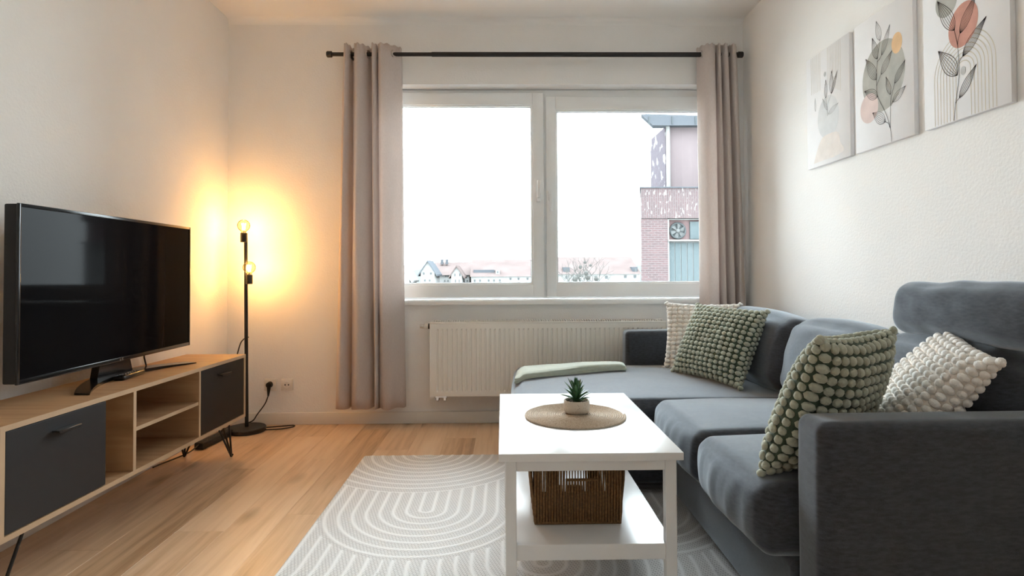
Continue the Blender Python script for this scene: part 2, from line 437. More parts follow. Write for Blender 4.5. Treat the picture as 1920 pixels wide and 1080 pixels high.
def soft(mb, c, size, r=.05, puff=(0, 0, 0), rot=None, n=14, wr=0.0, ws=6.0, seed=0.0, top_sag=0.0, fold=None):
    """soft upholstered block: rounded box with bulging faces and slight creases"""
    h = [d / 2 for d in size]; ax = []
    for hh in h:
        rr = min(r, hh * .98); th = [rr * math.tan(R(45) * (1 - i / 4)) for i in range(5)]
        left = [-(hh - rr) - t for t in th]
        mid = [-(hh - rr) + 2 * (hh - rr) * i / n for i in range(1, n)]
        ax.append(left + mid + [-x for x in reversed(left)])
    idx = {}; vs = []; fs = []
    def vid(i, j, k):
        key = (i, j, k)
        if key in idx: return idx[key]
        p = Vector((ax[0][i], ax[1][j], ax[2][k]))
        u = [p[a] / h[a] for a in range(3)]
        q = Vector([max(-(h[a] - min(r, h[a] * .98)), min(h[a] - min(r, h[a] * .98), p[a])) for a in range(3)])
        d = p - q
        if d.length > 1e-9:
            d.normalize()
            p = q + Vector([d[a] * min(r, h[a] * .98) for a in range(3)])
        s = p.copy()
        for a in range(3):
            b1, b2 = (a + 1) % 3, (a + 2) % 3
            s[a] += puff[a] * u[a] * (1 - u[b1] ** 2) * (1 - u[b2] ** 2)
        if wr:
            w = noise.noise(Vector((s.x * ws + seed, s.y * ws + seed * 2, s.z * ws))) + .5 * noise.noise(Vector((s.x * ws * 2.3 + seed, s.y * ws * 2.3, s.z * ws * 2.3 + seed)))
            s += Vector(u).normalized() * wr * w
        if top_sag: s.z -= top_sag * (1 - u[1] ** 2) * max(0, u[2])
        if fold: s = fold(s, u)
        if rot is not None: s = rot @ s
        idx[key] = len(vs); vs.append(Vector(c) + s); return idx[key]
    N = [len(a) for a in ax]
    for a in range(3):
        b1, b2 = (a + 1) % 3, (a + 2) % 3
        for e in (0, N[a] - 1):
            for i in range(N[b1] - 1):
                for j in range(N[b2] - 1):
                    q = []
                    for di, dj in ((0, 0), (1, 0), (1, 1), (0, 1)):
                        t = [0, 0, 0]; t[a] = e; t[b1] = i + di; t[b2] = j + dj; q.append(vid(*t))
                    fs.append(q if e else q[::-1])
    return mb.add(vs, fs)

# ------------------------------------------------------------------ room shell
XL, XR, YF, YN, ZC = -1.915, 1.72, 4.12, -1.3, 2.84
WX0, WX1, WZ0, WZ1 = -1.00, 1.60, .835, 2.375   # window opening
T = .36
b = MB().box(XL - .2, XR + .2, YN - .2, YF + T, -.15, -.010)
floor = struct(b.build('floor', 'subfloor'), 'light oak laminate floor laid lengthwise')
# planks
PW = .193; rows = []
plank_mesh = {}
x = XL + .004; ci = 0
rng = random.Random(3)
offs = [0, .46, .92, .31, .77, .15, .61, 1.07, .38, .84]
while x < XR - .01:
    w = min(PW, XR - x)
    y = YN - offs[ci % 10] - .1
    while y < YF - .02:
        y0, y1 = max(y, YN), min(y + 1.38, YF)
        if y1 - y0 > .03:
            key = (round(w, 3), round(y1 - y0, 3))
            if key not in plank_mesh:
                q = MB().rbox(.0003, key[0] - .0003, .0003, key[1] - .0003, -.010, 0, .0005, 1).build('plank', 'plank_oak')
                plank_mesh[key] = q.data; o = q
            else:
                o = bpy.data.objects.new('plank', plank_mesh[key]); COL.objects.link(o)
            o.parent = floor; o.location = (x, y0, 0)
        y += 1.38
    x += PW; ci += 1

b = MB()
b.box(XL - .2, WX0, YF, YF + T, 0, ZC + .15).box(WX1, XR + .2, YF, YF + T, 0, ZC + .15)
b.box(WX0, WX1, YF, YF + T, 0, WZ0).box(WX0, WX1, YF, YF + T, WZ1, ZC + .15)
struct(b.build('wall_far', 'wall_paint'), 'warm white plaster wall around the window')
struct(MB().box(XL - .2, XL, YN - .2, YF, 0, ZC + .15).build('wall_left', 'wall_paint'), 'plain white wall behind the television')
struct(MB().box(XR, XR + .2, YN - .2, YF, 0, ZC + .15).build('wall_right', 'wall_paint'), 'white wall with the three canvases above the sofa')
struct(MB().box(XL, XR, YN - .2, YN, 0, ZC + .15).build('wall_near', 'wall_near_paint'), 'white wall behind the viewer')
b = MB().box(XL, XR, YN, YF, ZC, ZC + .15)
struct(b.build('ceiling', 'ceiling_paint'), 'plain white ceiling')
# soft cove where ceiling meets the walls
cv = []
def cove(p):  # quarter hollow profile
    r = .045
    return [(0, 0)] + [(r - r * math.sin(t), -r + r * math.cos(t)) for t in [i * math.pi / 2 / 6 for i in range(7)]]
prof = cove(0)
b = MB().prism([(YF - u, ZC + v) for u, v in prof], 0, XL, XR)
struct(b.build('trim_1', 'ceiling_paint', smooth=True, auto=40), 'small plaster cove along the window wall')
def board(name, x0, x1, y0, y1, label):
    struct(MB().rbox(x0, x1, y0, y1, 0, .083, .005, 2).build(name, 'trim_paint', auto=35), label)
board('baseboard_far', XL + .016, XR - .016, YF - .016, YF - .001, 'cream baseboard below the radiator')
board('baseboard_left', XL + .001, XL + .016, YN, YF - .001, 'cream baseboard behind the sideboard')
board('baseboard_right', XR - .016, XR - .001, YN, YF - .001, 'cream baseboard behind the sofa')

# ------------------------------------------------------------------ window
win = struct(bpy.data.objects.new('window_1', None), 'wide two-sash white plastic window'); COL.objects.link(win)
win.matrix_basis = Matrix.Translation((.35, 4.22, WZ0))
def rect_frame(mb, x0, x1, z0, z1, y0, y1, l, rr, bt, tp, r=.006):
    mb.rbox(x0, x0 + l, y0, y1, z0, z1, r).rbox(x1 - rr, x1, y0, y1, z0, z1, r)
    mb.rbox(x0 + l - .002, x1 - rr + .002, y0, y1, z0, z0 + bt, r).rbox(x0 + l - .002, x1 - rr + .002, y0, y1, z1 - tp, z1, r)
    return mb
b = rect_frame(MB(), WX0 + .002, WX1 - .002, WZ0 + .022, WZ1 - .002, 4.235, 4.30, .05, .05, .05, .078)
b.rbox(.285, .335, 4.236, 4.299, WZ0 + .06, WZ1 - .04, .004)
b.build('window_frame', 'upvc', win, auto=35)
def sash(x0, x1, z0, z1, gx0, gx1, gz0, gz1, y0, hx, hz, down):
    s = rect_frame(MB(), x0, x1, z0, z1, y0, y0 + .07, gx0 - x0 - .012, x1 - gx1 - .012, gz0 - z0 - .012, z1 - gz1 - .012, .008)
    so = s.build('sash', 'upvc', win, auto=35)
    bead = rect_frame(MB(), gx0 - .016, gx1 + .016, gz0 - .016, gz1 + .016, y0 + .014, y0 + .034, .016, .016, .016, .016, .004)
    bead.build('glazing_bead', 'upvc', so, auto=35)
    se = rect_frame(MB(), gx0 - .004, gx1 + .004, gz0 - .004, gz1 + .004, y0 + .026, y0 + .040, .0065, .0065, .0065, .0065, .001)
    se.build('seal', 'seal_black', so)
    MB().box(gx0 - .003, gx1 + .003, y0 + .040, y0 + .046, gz0 - .003, gz1 + .003).build('pane', 'pane_glass', so)
    sg = -1 if down else 1
    h = MB().rbox(hx - .015, hx + .015, y0 - .012, y0 + .001, hz - .035, hz + .035, .006)
    h.tube([(hx, y0 - .01, hz), (hx, y0 - .045, hz)], .009, 10)
    h.rbox(hx - .011, hx + .011, y0 - .056, y0 - .040, min(hz - sg * .012, hz + sg * .115), max(hz - sg * .012, hz + sg * .115), .006, 3)
    h.build('handle', 'white_lacquer', so, auto=40)
sash(-.945, .302, .868, 2.345, -.845, .209, .974, 2.243, 4.205, .262, 1.588, False)
sash(.318, 1.55, .868, 2.318, .402, 1.450, .976, 2.210, 4.212, .346, 1.596, True)
MB().rbox(WX0 - .03, WX1 + .03, 4.075, 4.236, WZ0 - .012, WZ0 + .021, .004, 2).build('window_sill', 'sill_white', win, auto=35)

# ------------------------------------------------------------------ sideboard
A = Vector((-1.54, 1.832, 0)); B = Vector((-1.49, 3.435, 0)); ang = math.atan2(B.y - A.y, B.x - A.x)
# local frame: +X along the front from the near end, +Y towards the wall
sb = thing('tv_sideboard', 'long low oak sideboard with two dark grey doors on hairpin legs', 'sideboard', A, ang)
SM = Matrix.Translation(A) @ Matrix.Rotation(ang, 4, 'Z')
class LB(MB):
    def build(s, name, mat, parent=None, **k):
        s.v = [SM @ p for p in s.v]
        return MB.build(s, name, mat, parent, **k)
L, DP, Z0, Z1, TH = 1.604, .345, .222, .582, .018
def panel(name, x0, x1, y0, y1, z0, z1, band):
    o = LB().box(x0, x1, y0 + .0015, y1, z0, z1).build(name, 'oak_veneer', sb)
    LB().box(*band).build('edge_band', 'edge_band', o)
panel('top_panel', 0, L, 0, DP, Z1 - TH, Z1, (0, L, -.0005, .0015, Z1 - TH, Z1))
panel('bottom_panel', 0, L, 0, DP, Z0, Z0 + TH, (0, L, -.0005, .0015, Z0, Z0 + TH))
ZI0, ZI1 = Z0 + TH, Z1 - TH
for x0, x1 in ((0, TH), (L - TH, L)):
    panel('side_panel', x0, x1, 0, DP, ZI0, ZI1, (x0, x1, -.0005, .0015, ZI0, ZI1))
for x0, x1 in ((.446, .462), (.620, .638), (1.114, 1.128)):
    yy = .02 if x0 == .446 else 0
    panel('divider', x0, x1, yy, DP - .006, ZI0, ZI1, (x0, x1, yy - .0005, yy + .0015, ZI0, ZI1))
panel('shelf', .638, 1.114, .004, DP - .006, .398, .414, (.638, 1.114, .0035, .0055, .398, .414))
LB().box(TH, L - TH, DP - .006, DP - .001, ZI0, ZI1).build('back_panel', 'oak_veneer', sb)
for x0, x1, hx in ((.021, .462, .25), (1.131, 1.583, 1.34)):
    d = LB().rbox(x0, x1, .001, .017, ZI0 + .003, ZI1 - .003, .0015, 1).build('door', 'door_anthracite', sb)
    LB().rbox(hx - .052, hx + .052, -.026, .001, .512, .518, .002, 1).rbox(hx - .052, hx + .052, -.028, -.022, .506, .518, .002, 1).build('handle', 'black_metal', d, auto=40)
def hairpin(cx, cy, dx, dy):
    mb = LB(); fx, fy = cx, cy
    for ox, oy in ((-dx * .11, 0), (-dx * .015, dy * .01), (-dx * .01, dy * .10)):
        mb.tube([(cx + ox, cy + oy, Z0), (fx + ox * .06, fy + oy * .06, .014)], .0055, 8)
    mb.tube([(fx - .012, fy, .014), (fx - .007, fy, .008), (fx, fy, .0056), (fx + .007, fy, .008), (fx + .012, fy, .014)], .0055, 8)
    mb.box(cx - .06 if dx > 0 else cx - .01, cx + .01 if dx > 0 else cx + .06, min(cy, cy + dy * .06), max(cy, cy + dy * .06), Z0 - .003, Z0 + .0005)
    mb.build('leg', 'black_metal', sb, smooth=True)
hairpin(.045, .05, -1, 1); hairpin(.045, DP - .045, -1, -1); hairpin(L - .035, .062, 1, 1); hairpin(L - .035, DP - .012, 1, -1)

# ------------------------------------------------------------------ television
tv = thing('television', 'large black flat-screen television standing on the oak sideboard', 'television', (-1.72, 2.655, .5825))
TX = -1.70; ty0, ty1, tz0, tz1 = 2.085, 3.222, .662, 1.302
MB().rbox(TX - .052, TX - .004, ty0 + .002, ty1 - .002, tz0 + .002, tz1 - .002, .006, 3).build('back_shell', 'matte_black', tv, auto=40)
bz = MB()
bz.rbox(TX - .006, TX + .003, ty0, ty0 + .012, tz0, tz1, .002).rbox(TX - .006, TX + .003, ty1 - .012, ty1, tz0, tz1, .002)
bz.rbox(TX - .006, TX + .003, ty0 + .01, ty1 - .01, tz1 - .013, tz1, .002).rbox(TX - .006, TX + .003, ty0 + .01, ty1 - .01, tz0, tz0 + .018, .002)
bz.build('bezel', 'black_gloss', tv, auto=40)
MB().box(TX - .005, TX, ty0 + .011, ty1 - .011, tz0 + .017, tz1 - .012).build('screen', 'tv_screen', tv)
lg = MB()
ly = 2.652; lz = tz0 + .004
lg.box(TX + .003, TX + .0042, ly - .016, ly - .0135, lz, lz + .011).box(TX + .003, TX + .0042, ly - .0135, ly - .008, lz, lz + .0025)
lg.box(TX + .003, TX + .0042, ly - .002, ly + .0005, lz, lz + .011).box(TX + .003, TX + .0042, ly + .0005, ly + .008, lz, lz + .0025)
lg.box(TX + .003, TX + .0042, ly + .0005, ly + .008, lz + .0085, lz + .011).box(TX + .003, TX + .0042, ly + .0055, ly + .008, lz + .0025, lz + .006).box(TX + .003, TX + .0042, ly + .003, ly + .008, lz + .0045, lz + .006)
o = lg.build('logo', 'chrome', tv); o['label'] = 'small silver LG lettering'
# crescent foot and neck
cr = MB(); pts_o = []; pts_i = []
for i in range(25):
    t = -1 + 2 * i / 24
    yy = 2.70 + t * .395; cx = -1.752 + .125 * t * t
    w = .036 - .006 * abs(t)
    zt = .603 - .012 * t * t
    pts_o.append((cx - w, yy, zt)); pts_i.append((cx + w, yy, zt - .004))
vs = []; fs = []
for p, q in zip(pts_o, pts_i):
    vs += [p, q, (q[0], q[1], .5828), (p[0], p[1], .5828)]
for i in range(24):
    for k in range(4): fs.append((i * 4 + k, i * 4 + (k + 1) % 4, i * 4 + 4 + (k + 1) % 4, i * 4 + 4 + k))
fs += [(0, 3, 2, 1), (96, 97, 98, 99)]
cr.add(vs, fs); cr.build('stand_foot', 'black_gloss', tv, auto=40)
MB().prism([(2.56, .598), (2.80, .598), (2.765, .70), (2.585, .70)], 0, -1.775, -1.742).build('stand_neck', 'black_gloss', tv)
MB().tube([(-1.75, 2.90, .68), (-1.752, 2.905, .64), (-1.748, 2.915, .60)], .004, 6).build('cable', 'black_cable', tv, smooth=True)

# remote
rm = thing('remote_control', 'slim black remote control lying in front of the television foot', 'remote', (-1.69, 2.70, .5825))
q = MB().rbox(-1.715, -1.667, 2.60, 2.79, .5835, .6035, .007, 3)
q.rot((-1.69, 2.70, .59), Matrix.Rotation(R(6), 3, 'Z')).build('shell', 'black_gloss', rm, auto=50)
bt = MB()
for i in range(7):
    for j in range(3): bt.rbox(-1.704 + j * .011, -1.697 + j * .011, 2.63 + i * .02, 2.641 + i * .02, .603, .605, .0007, 1)
bt.rot((-1.69, 2.70, .59), Matrix.Rotation(R(6), 3, 'Z')); stuff(bt.build('button_pad', 'button_grey', rm))

# ------------------------------------------------------------------ floor lamp
LX, LY = -1.702, 3.945
lamp = thing('floor_lamp', 'black two-bulb floor lamp glowing warm in the corner', 'lamp', (LX, LY, 0))
MB().lathe([(.112, .0), (.120, .003), (.121, .026), (.116, .031), (.03, .033), (.0, .033)][:-1], (LX, LY, 0), 40).build('base', 'black_metal', lamp, auto=40)
MB().tube([(LX, LY, .03), (LX - .012, LY, 1.318)], .0115, 14).build('pole', 'black_metal', lamp, smooth=True)
def bulb(cx, cy, z, px, pz):
    a = MB().lathe([(.018, z - .105), (.021, z - .103), (.021, z - .045), (.019, z - .042)], (cx, cy, 0), 20)
    a.tube([(px, cy, pz), (cx, cy, pz)], .008, 8)
    s = a.build('socket', 'black_metal', lamp, auto=40)
    MB().lathe([(.0135, z - .045), (.0135, z - .03)], (cx, cy, 0), 16).build('collar', 'grommet_metal', s, auto=40)
    prof = [(.012, z - .044), (.016, z - .036)] + [(.040 * math.sin(t), z + .006 - .040 * math.cos(t)) for t in [R(28) + i * (R(178) - R(28)) / 14 for i in range(15)]]
    g = MB().lathe(prof, (cx, cy, 0), 28).build('bulb', 'bulb_glass', lamp, smooth=True, auto=80)
    f = MB()
    for k in range(4):
        a0 = k * math.pi / 2 + .4
        f.tube([(cx + .006 * math.cos(a0), cy + .006 * math.sin(a0), z - .022), (cx + .011 * math.cos(a0), cy + .011 * math.sin(a0), z + .022)], .0022, 6)
    f.build('filament', 'filament', g)
    ld = bpy.data.lights.new('bulb_light', 'POINT'); ld.energy = 5.8; ld.color = (1.0, .53, .19); ld.shadow_soft_size = .018
    lo = bpy.data.objects.new('bulb_light', ld); COL.objects.link(lo); lo.parent = lamp
    lo.location = (cx - LX, cy - LY, z)
bulb(LX - .020, LY - .012, 1.362, LX - .012, 1.29)
bulb(LX + .018, LY - .012, 1.083, LX - .008, 1.01)
MB().tube(catmull([(LX + .10, LY + .05, .012), (LX + .20, LY + .09, .010), (LX + .27, LY + .11, .010), (LX + .28, LY + .07, .010), (LX + .22, LY + .02, .010), (LX + .115, LY - .0, .010)], 6), .0042, 6).build('cord_loop', 'black_cable', lamp, smooth=True)

# sockets and plug
for x0, holes, lab in ((-1.612, False, 'white wall socket with the black plug in it'), (-1.497, True, 'empty white wall socket beside the curtain')):
    so = thing('wall_socket', lab, 'socket', (x0, 4.119, .235), 0, 'double row of wall sockets')
    MB().rbox(x0 - .041, x0 + .041, 4.107, 4.119, .235, .317, .004, 2).build('cover_plate', 'white_plastic', so, auto=40)
    MB().tube([(x0 + .022 * math.cos(t), 4.1065, .276 + .022 * math.sin(t)) for t in [i * math.pi / 12 for i in range(24)]], .002, 6, closed=True).build('socket_ring', 'white_plastic', so, smooth=True)
    if holes:
        for sx in (-.0115, .0115):
            MB().tube([(x0 + sx, 4.1075, .276), (x0 + sx, 4.1055, .276)], .005, 12).build('pin_hole', 'seal_black', so)
plug = thing('power_cable', 'black plug and lead running from the socket down behind the lamp', 'cable', (-1.612, 4.10, .276))
MB().tube([(-1.612, 4.106, .280), (-1.612, 4.075, .280)], [.021, .018], 16).tube([(-1.612, 4.085, .285), (-1.613, 4.085, .25), (-1.617, 4.087, .205)], [.016, .012, .006], 10).build('plug', 'matte_black', plug, smooth=True, auto=50)
MB().tube(catmull([(-1.617, 4.087, .205), (-1.64, 4.088, .15), (-1.69, 4.085, .08), (-1.72, 4.09, .038), (-1.76, 4.09, .02), (-1.81, 4.08, .012), (-1.86, 4.02, .010), (-1.86, 3.85, .012), (-1.80, 3.80, .045)], 8), .004, 6).build('lead', 'black_cable', plug, smooth=True)
st = thing('power_strip', 'black power strip lying on the floor behind the sideboard leg', 'power strip', (-1.80, 3.70, 0))
q = MB().rbox(-1.825, -1.765, 3.54, 3.86, .001, .042, .008, 2)
q.rot((-1.8, 3.7, 0), Matrix.Rotation(R(-6), 3, 'Z')).build('housing', 'matte_black', st, auto=40)
q = MB()
for i in range(3):
    yy = 3.60 + i * .085
    q = MB().lathe([(.019, .0415), (.019, .043), (.016, .043), (.016, .0418)], (-1.795, yy, 0), 16)
    q.rot((-1.8, 3.7, 0), Matrix.Rotation(R(-6), 3, 'Z')).build('outlet', 'button_grey', st, auto=40)
cb = MB().tube(catmull([(-1.81, 3.54, .03), (-1.825, 3.46, .012), (-1.85, 3.36, .008), (-1.872, 3.28, .008), (-1.885, 3.21, .008)], 8), .0045, 6).build('floor_cable', 'black_cable', smooth=True)
tag(cb, 'thin black cable lying on the floor under the sideboard', 'cable')
cb = MB().tube(catmull([(-1.705, 3.975, .622), (-1.722, 3.94, .612), (-1.732, 3.90, .57), (-1.75, 3.87, .42), (-1.735, 3.83, .22), (-1.76, 3.79, .10), (-1.785, 3.76, .048)], 8), .004, 6).build('hanging_cable', 'black_cable', smooth=True)
tag(cb, 'thin black cable hanging between the lamp pole and the sideboard end', 'cable')

# ------------------------------------------------------------------ curtains and rod
RZ, RY = 2.555, 4.03
rod = thing('curtain_rod', 'black metal curtain rod above the window', 'curtain rod', (.23, YF - .001, RZ))
MB().tube([(-1.19, RY, RZ), (-.40, RY, RZ)], .0135, 14).build('rod', 'black_metal', rod, smooth=True, auto=40)
MB().tube([(-.48, RY, RZ), (1.655, RY, RZ)], .0165, 14).build('rod', 'black_metal', rod, smooth=True, auto=40)
for x0, x1 in ((-1.202, -1.165), (1.645, 1.682)):
    MB().tube([(x0, RY, RZ), (x0 + .004, RY, RZ), (x1 - .004, RY, RZ), (x1, RY, RZ)], [.018, .0215, .0215, .018], 16).build('finial', 'black_metal', rod, smooth=True, auto=40)
for x0 in (-1.03, 1.60):
    MB().rbox(x0 - .008, x0 + .008, RY - .004, YF - .001, RZ - .028, RZ - .016, .003, 1).rbox(x0 - .014, x0 + .014, YF - .008, YF - .001, RZ - .05, RZ + .03, .003, 1).build('bracket', 'black_metal', rod, auto=40)

def curtain(name, label, top, bot, z0, z1, grom):
    """top/bot: (x, y) control points of the folded cloth, seen from above, at the heading and at the hem"""
    c = thing(name, label, 'curtain', (sum(p[0] for p in bot) / len(bot), RY, 0), 0, 'taupe eyelet curtains')
    tp = catmull([(p[0], p[1], 0) for p in top], 7); bp = catmull([(p[0], p[1], 0) for p in bot], 7)
    nz = 34; vs = []; fs = []; n = len(tp)
    for k in range(nz):
        t = k / (nz - 1); z = z1 + (z0 - z1) * t
        s = t ** .8
        for i in range(n):
            p = tp[i].lerp(bp[i], s)
            y = p.y + .006 * math.sin(3.0 * t * math.pi + i * .35) * t
            zz = z + (.004 * math.sin(i * .33) * t if k == nz - 1 else 0) + (.005 * math.sin(i * .9) if k == 0 else 0)
            vs.append((p.x + .004 * math.sin(5 * t + i * .2) * t, min(y, YF - .025), zz))
    for k in range(nz - 1):
        for i in range(n - 1): fs.append((k * n + i, k * n + i + 1, (k + 1) * n + i + 1, (k + 1) * n + i))
    o = MB().add(vs, fs).build('cloth', 'curtain_cloth', c, smooth=True, auto=179)
    md = o.modifiers.new('thickness', 'SOLIDIFY'); md.thickness = .0025; md.offset = 0
    for gx, gy, tilt in grom:
        g = MB().tube([(gx + .026 * math.cos(t) * math.sin(tilt), gy + .026 * math.cos(t) * math.cos(tilt), RZ + .026 * math.sin(t)) for t in [i * math.pi / 12 for i in range(24)]], .0042, 8, closed=True)
        g.build('eyelet', 'grommet_metal', c, smooth=True)
    return c
F_, B_ = RY - .050, RY + .042
topL = [(-1.075, RY - .03), (-1.06, F_), (-1.043, RY - .02), (-1.035, B_), (-1.015, RY + .03), (-1.005, RY - .03), (-.985, F_ - .004), (-.955, F_ + .012), (-.925, RY), (-.905, B_), (-.890, RY + .01),
        (-.882, F_), (-.862, F_ + .01), (-.852, RY + .01), (-.846, RY - .02), (-.828, F_ - .004), (-.79, F_ + .004), (-.745, RY - .01), (-.705, RY + .02), (-.695, RY + .045)]
botL = [(-1.125, RY - .03), (-1.095, F_ - .004), (-1.06, RY - .02), (-1.042, B_), (-1.03, RY + .03), (-1.02, RY - .03), (-.985, F_ - .01), (-.94, F_ + .004), (-.90, RY - .02), (-.875, B_ - .02), (-.868, RY + .01),
        (-.862, F_ - .01), (-.845, F_ + .006), (-.838, RY + .01), (-.830, RY - .02), (-.805, F_ - .012), (-.765, F_ - .002), (-.725, RY - .02), (-.685, RY + .01), (-.668, RY + .04)]
curtain('curtain', 'taupe eyelet curtain hanging at the window beside the floor lamp', topL, botL, .130, 2.613, [(-1.037, RY, 0), (-.918, RY, .35), (-.852, RY, 0), (-.742, RY, .45)])
topR = [(1.372, RY + .045), (1.385, RY), (1.41, F_ + .01), (1.44, F_ - .004), (1.468, F_ + .006), (1.474, RY), (1.478, B_), (1.484, RY), (1.492, F_), (1.505, F_), (1.513, RY), (1.517, B_), (1.523, RY), (1.535, F_), (1.555, F_), (1.566, RY), (1.572, B_), (1.580, RY), (1.592, F_), (1.612, F_ + .01), (1.64, RY + .01), (1.655, RY + .05)]
botR = [(1.375, RY + .04), (1.39, RY), (1.415, F_), (1.45, F_ - .008), (1.482, F_ + .006), (1.49, RY), (1.494, B_), (1.500, RY), (1.510, F_), (1.535, F_), (1.546, RY), (1.550, B_), (1.556, RY), (1.572, F_), (1.60, F_), (1.612, RY), (1.617, B_), (1.625, RY), (1.640, F_), (1.665, F_ + .01), (1.69, RY + .01), (1.703, RY + .05)]
curtain('curtain', 'taupe eyelet curtain hanging in the corner behind the sofa', topR, botR, .13, 2.613, [(1.398, RY, .5), (1.476, RY, 0), (1.515, RY, 0), (1.569, RY, 0), (1.63, RY, .3)])

# ------------------------------------------------------------------ radiator
RX0, RX1, RZ0, RZ1, RYF, RYB = -.492, 1.112, .212, .713, 3.985, 4.085
rad = thing('radiator', 'white ribbed panel radiator under the window', 'radiator', (.31, RYB, RZ0))
def ribbed(y, depth, sgn):
    n = 48; xs = []; x0, x1 = RX0 + .025, RX1 - .025; p = (x1 - x0) / n; prof = []
    for i in range(n):
        a = x0 + i * p
        prof += [(a, 0), (a + p * .55, 0), (a + p * .68, 1), (a + p * .87, 1)]
    prof.append((x1, 0))
    xs = [RX0] + [q[0] for q in prof] + [RX1]; ds = [0] + [q[1] for q in prof] + [0]
    zs = [RZ0, RZ0 + .028, RZ0 + .040, RZ1 - .058, RZ1 - .045, RZ1 - .008]; fz = [0, 0, 1, 1, 0, 0]
    vs = [(x, y + sgn * depth * d * f, z) for z, f in zip(zs, fz) for x, d in zip(xs, ds)]; n2 = len(xs)
    fs = [(k * n2 + i, k * n2 + i + 1, (k + 1) * n2 + i + 1, (k + 1) * n2 + i) for k in range(len(zs) - 1) for i in range(n2 - 1)]
    return vs, fs
o = MB().add(*ribbed(RYF, .007, 1)).build('front_panel', 'radiator_enamel', rad)
MB().add(*ribbed(RYB, .007, -1)).build('back_panel', 'radiator_enamel', rad)
for x0, x1 in ((RX0 - .002, RX0 + .003), (RX1 - .003, RX1 + .002)):
    MB().rbox(x0, x1, RYF - .002, RYB + .002, RZ0 - .002, RZ1 - .004, .001, 1).build('side_cover', 'radiator_enamel', rad)
MB().rbox(RX0 - .002, RX1 + .002, RYF - .003, RYF + .010, RZ1 - .012, RZ1, .003, 2).rbox(RX0 - .002, RX1 + .002, RYB - .010, RYB + .003, RZ1 - .012, RZ1, .003, 2).build('top_rail', 'radiator_enamel', rad, auto=40)
g = MB(); n = 96
for i in range(n):
    xx = RX0 + .02 + (RX1 - RX0 - .04) * i / (n - 1)
    g.box(xx - .003, xx + .003, RYF + .010, RYB - .010, RZ1 - .002, RZ1 + .008)
stuff(g.build('top_grille', 'radiator_enamel', rad))
MB().box(RX0 + .01, RX1 - .01, RYF + .03, RYB - .03, RZ0 + .02, RZ1 - .03).build('convector_core', 'matte_black', rad)
v = MB().tube([(RX0 - .002, 4.03, .682), (RX0 - .016, 4.03, .682)], .019, 16).build('valve_collar', 'matte_black', rad, smooth=True, auto=40)
MB().tube([(RX0 - .016, 4.03, .682), (RX0 - .035, 4.03, .682), (RX0 - .038, 4.03, .682), (RX0 - .075, 4.03, .682)], [.019, .019, .016, .015], 18).build('valve_head', 'white_plastic', v, smooth=True, auto=40)
rgs = MB()
for i in range(4): rgs.tube([(RX0 - .042 - i * .008, 4.03, .682), (RX0 - .046 - i * .008, 4.03, .682)], .0168, 18)
rgs.build('valve_grip', 'chrome', v, smooth=True, auto=40)
p = MB()
for xx in (RX0 + .045, RX0 + .095):
    p.tube([(xx, 4.035, RZ0 + .01), (xx, 4.035, RZ0 - .03)], .010, 12).tube([(xx, 4.035, RZ0 - .012), (xx, 4.035, RZ0 - .034)], .014, 6)
    p.tube([(xx, 4.035, RZ0 - .03), (xx, 4.05, RZ0 - .04), (xx, 4.119, RZ0 - .04)], .008, 10)
p.rbox(RX0 + .03, RX0 + .11, 4.022, 4.048, RZ0 - .018, RZ0 - .004, .003, 1)
p.build('pipe_connection', 'chrome', rad, smooth=True, auto=40)

# ------------------------------------------------------------------ rug
rx0, rx1, ry0, ry1 = -.794, .83, 1.10, 3.382
st_ = .0058
nx = int((rx1 - rx0) / st_); ny = int((ry1 - ry0) / st_)
X, Y = np.meshgrid(np.linspace(rx0, rx1, nx), np.linspace(ry0, ry1, ny))
rib = np.zeros_like(X); done = np.zeros_like(X, bool)
per = .057
rowsp = [(3.40, -.43, .60), (2.60, -.34, .455), (2.12, .14, .60), (1.62, -.46, .60), (1.12, .14, .60), (.7, -.46, .6)]
def motif(cx, cy, Rr):
    global rib, done
    u = X - cx; v = Y - cy
    d = np.where(v > 0, np.abs(u), np.hypot(u, v))
    ins = (d < Rr) & ~done
    ph = (d / per) % 1.0
    r = np.clip(1.15 - np.abs(ph - .5) * 2 / .36, 0, 1)
    rib = np.where(ins, r, rib); done |= ins
for k, (cy, cx, Rr) in enumerate(rowsp):
    for j in range(-1, 3): motif(cx + j * Rr * 2.0 * .98, cy, Rr)
Z = .0075 + .0022 * rib
Z[0, :] = Z[-1, :] = .0015; Z[:, 0] = Z[:, -1] = .0015
verts = np.stack([X, Y, Z], -1).reshape(-1, 3)
ii = (np.arange(ny - 1)[:, None] * nx + np.arange(nx - 1)[None, :]).ravel()
faces = np.stack([ii, ii + 1, ii + nx + 1, ii + nx], -1)
me = bpy.data.meshes.new('area_rug')
me.vertices.add(len(verts)); me.vertices.foreach_set('co', verts.ravel())
me.loops.add(faces.size); me.loops.foreach_set('vertex_index', faces.ravel().astype(np.int32))
me.polygons.add(len(faces)); me.polygons.foreach_set('loop_start', np.arange(0, faces.size, 4, dtype=np.int32))
me.update(calc_edges=True); me.polygons.foreach_set('use_smooth', np.ones(len(faces), bool))
at_ = me.attributes.new('rib', 'FLOAT', 'POINT'); at_.data.foreach_set('value', rib.ravel().astype(np.float32))
me.materials.append(MATS['rug_weave'])
rug = bpy.data.objects.new('area_rug', me); COL.objects.link(rug)
tag(rug, 'off-white woven rug with raised arch pattern under the coffee table', 'rug')

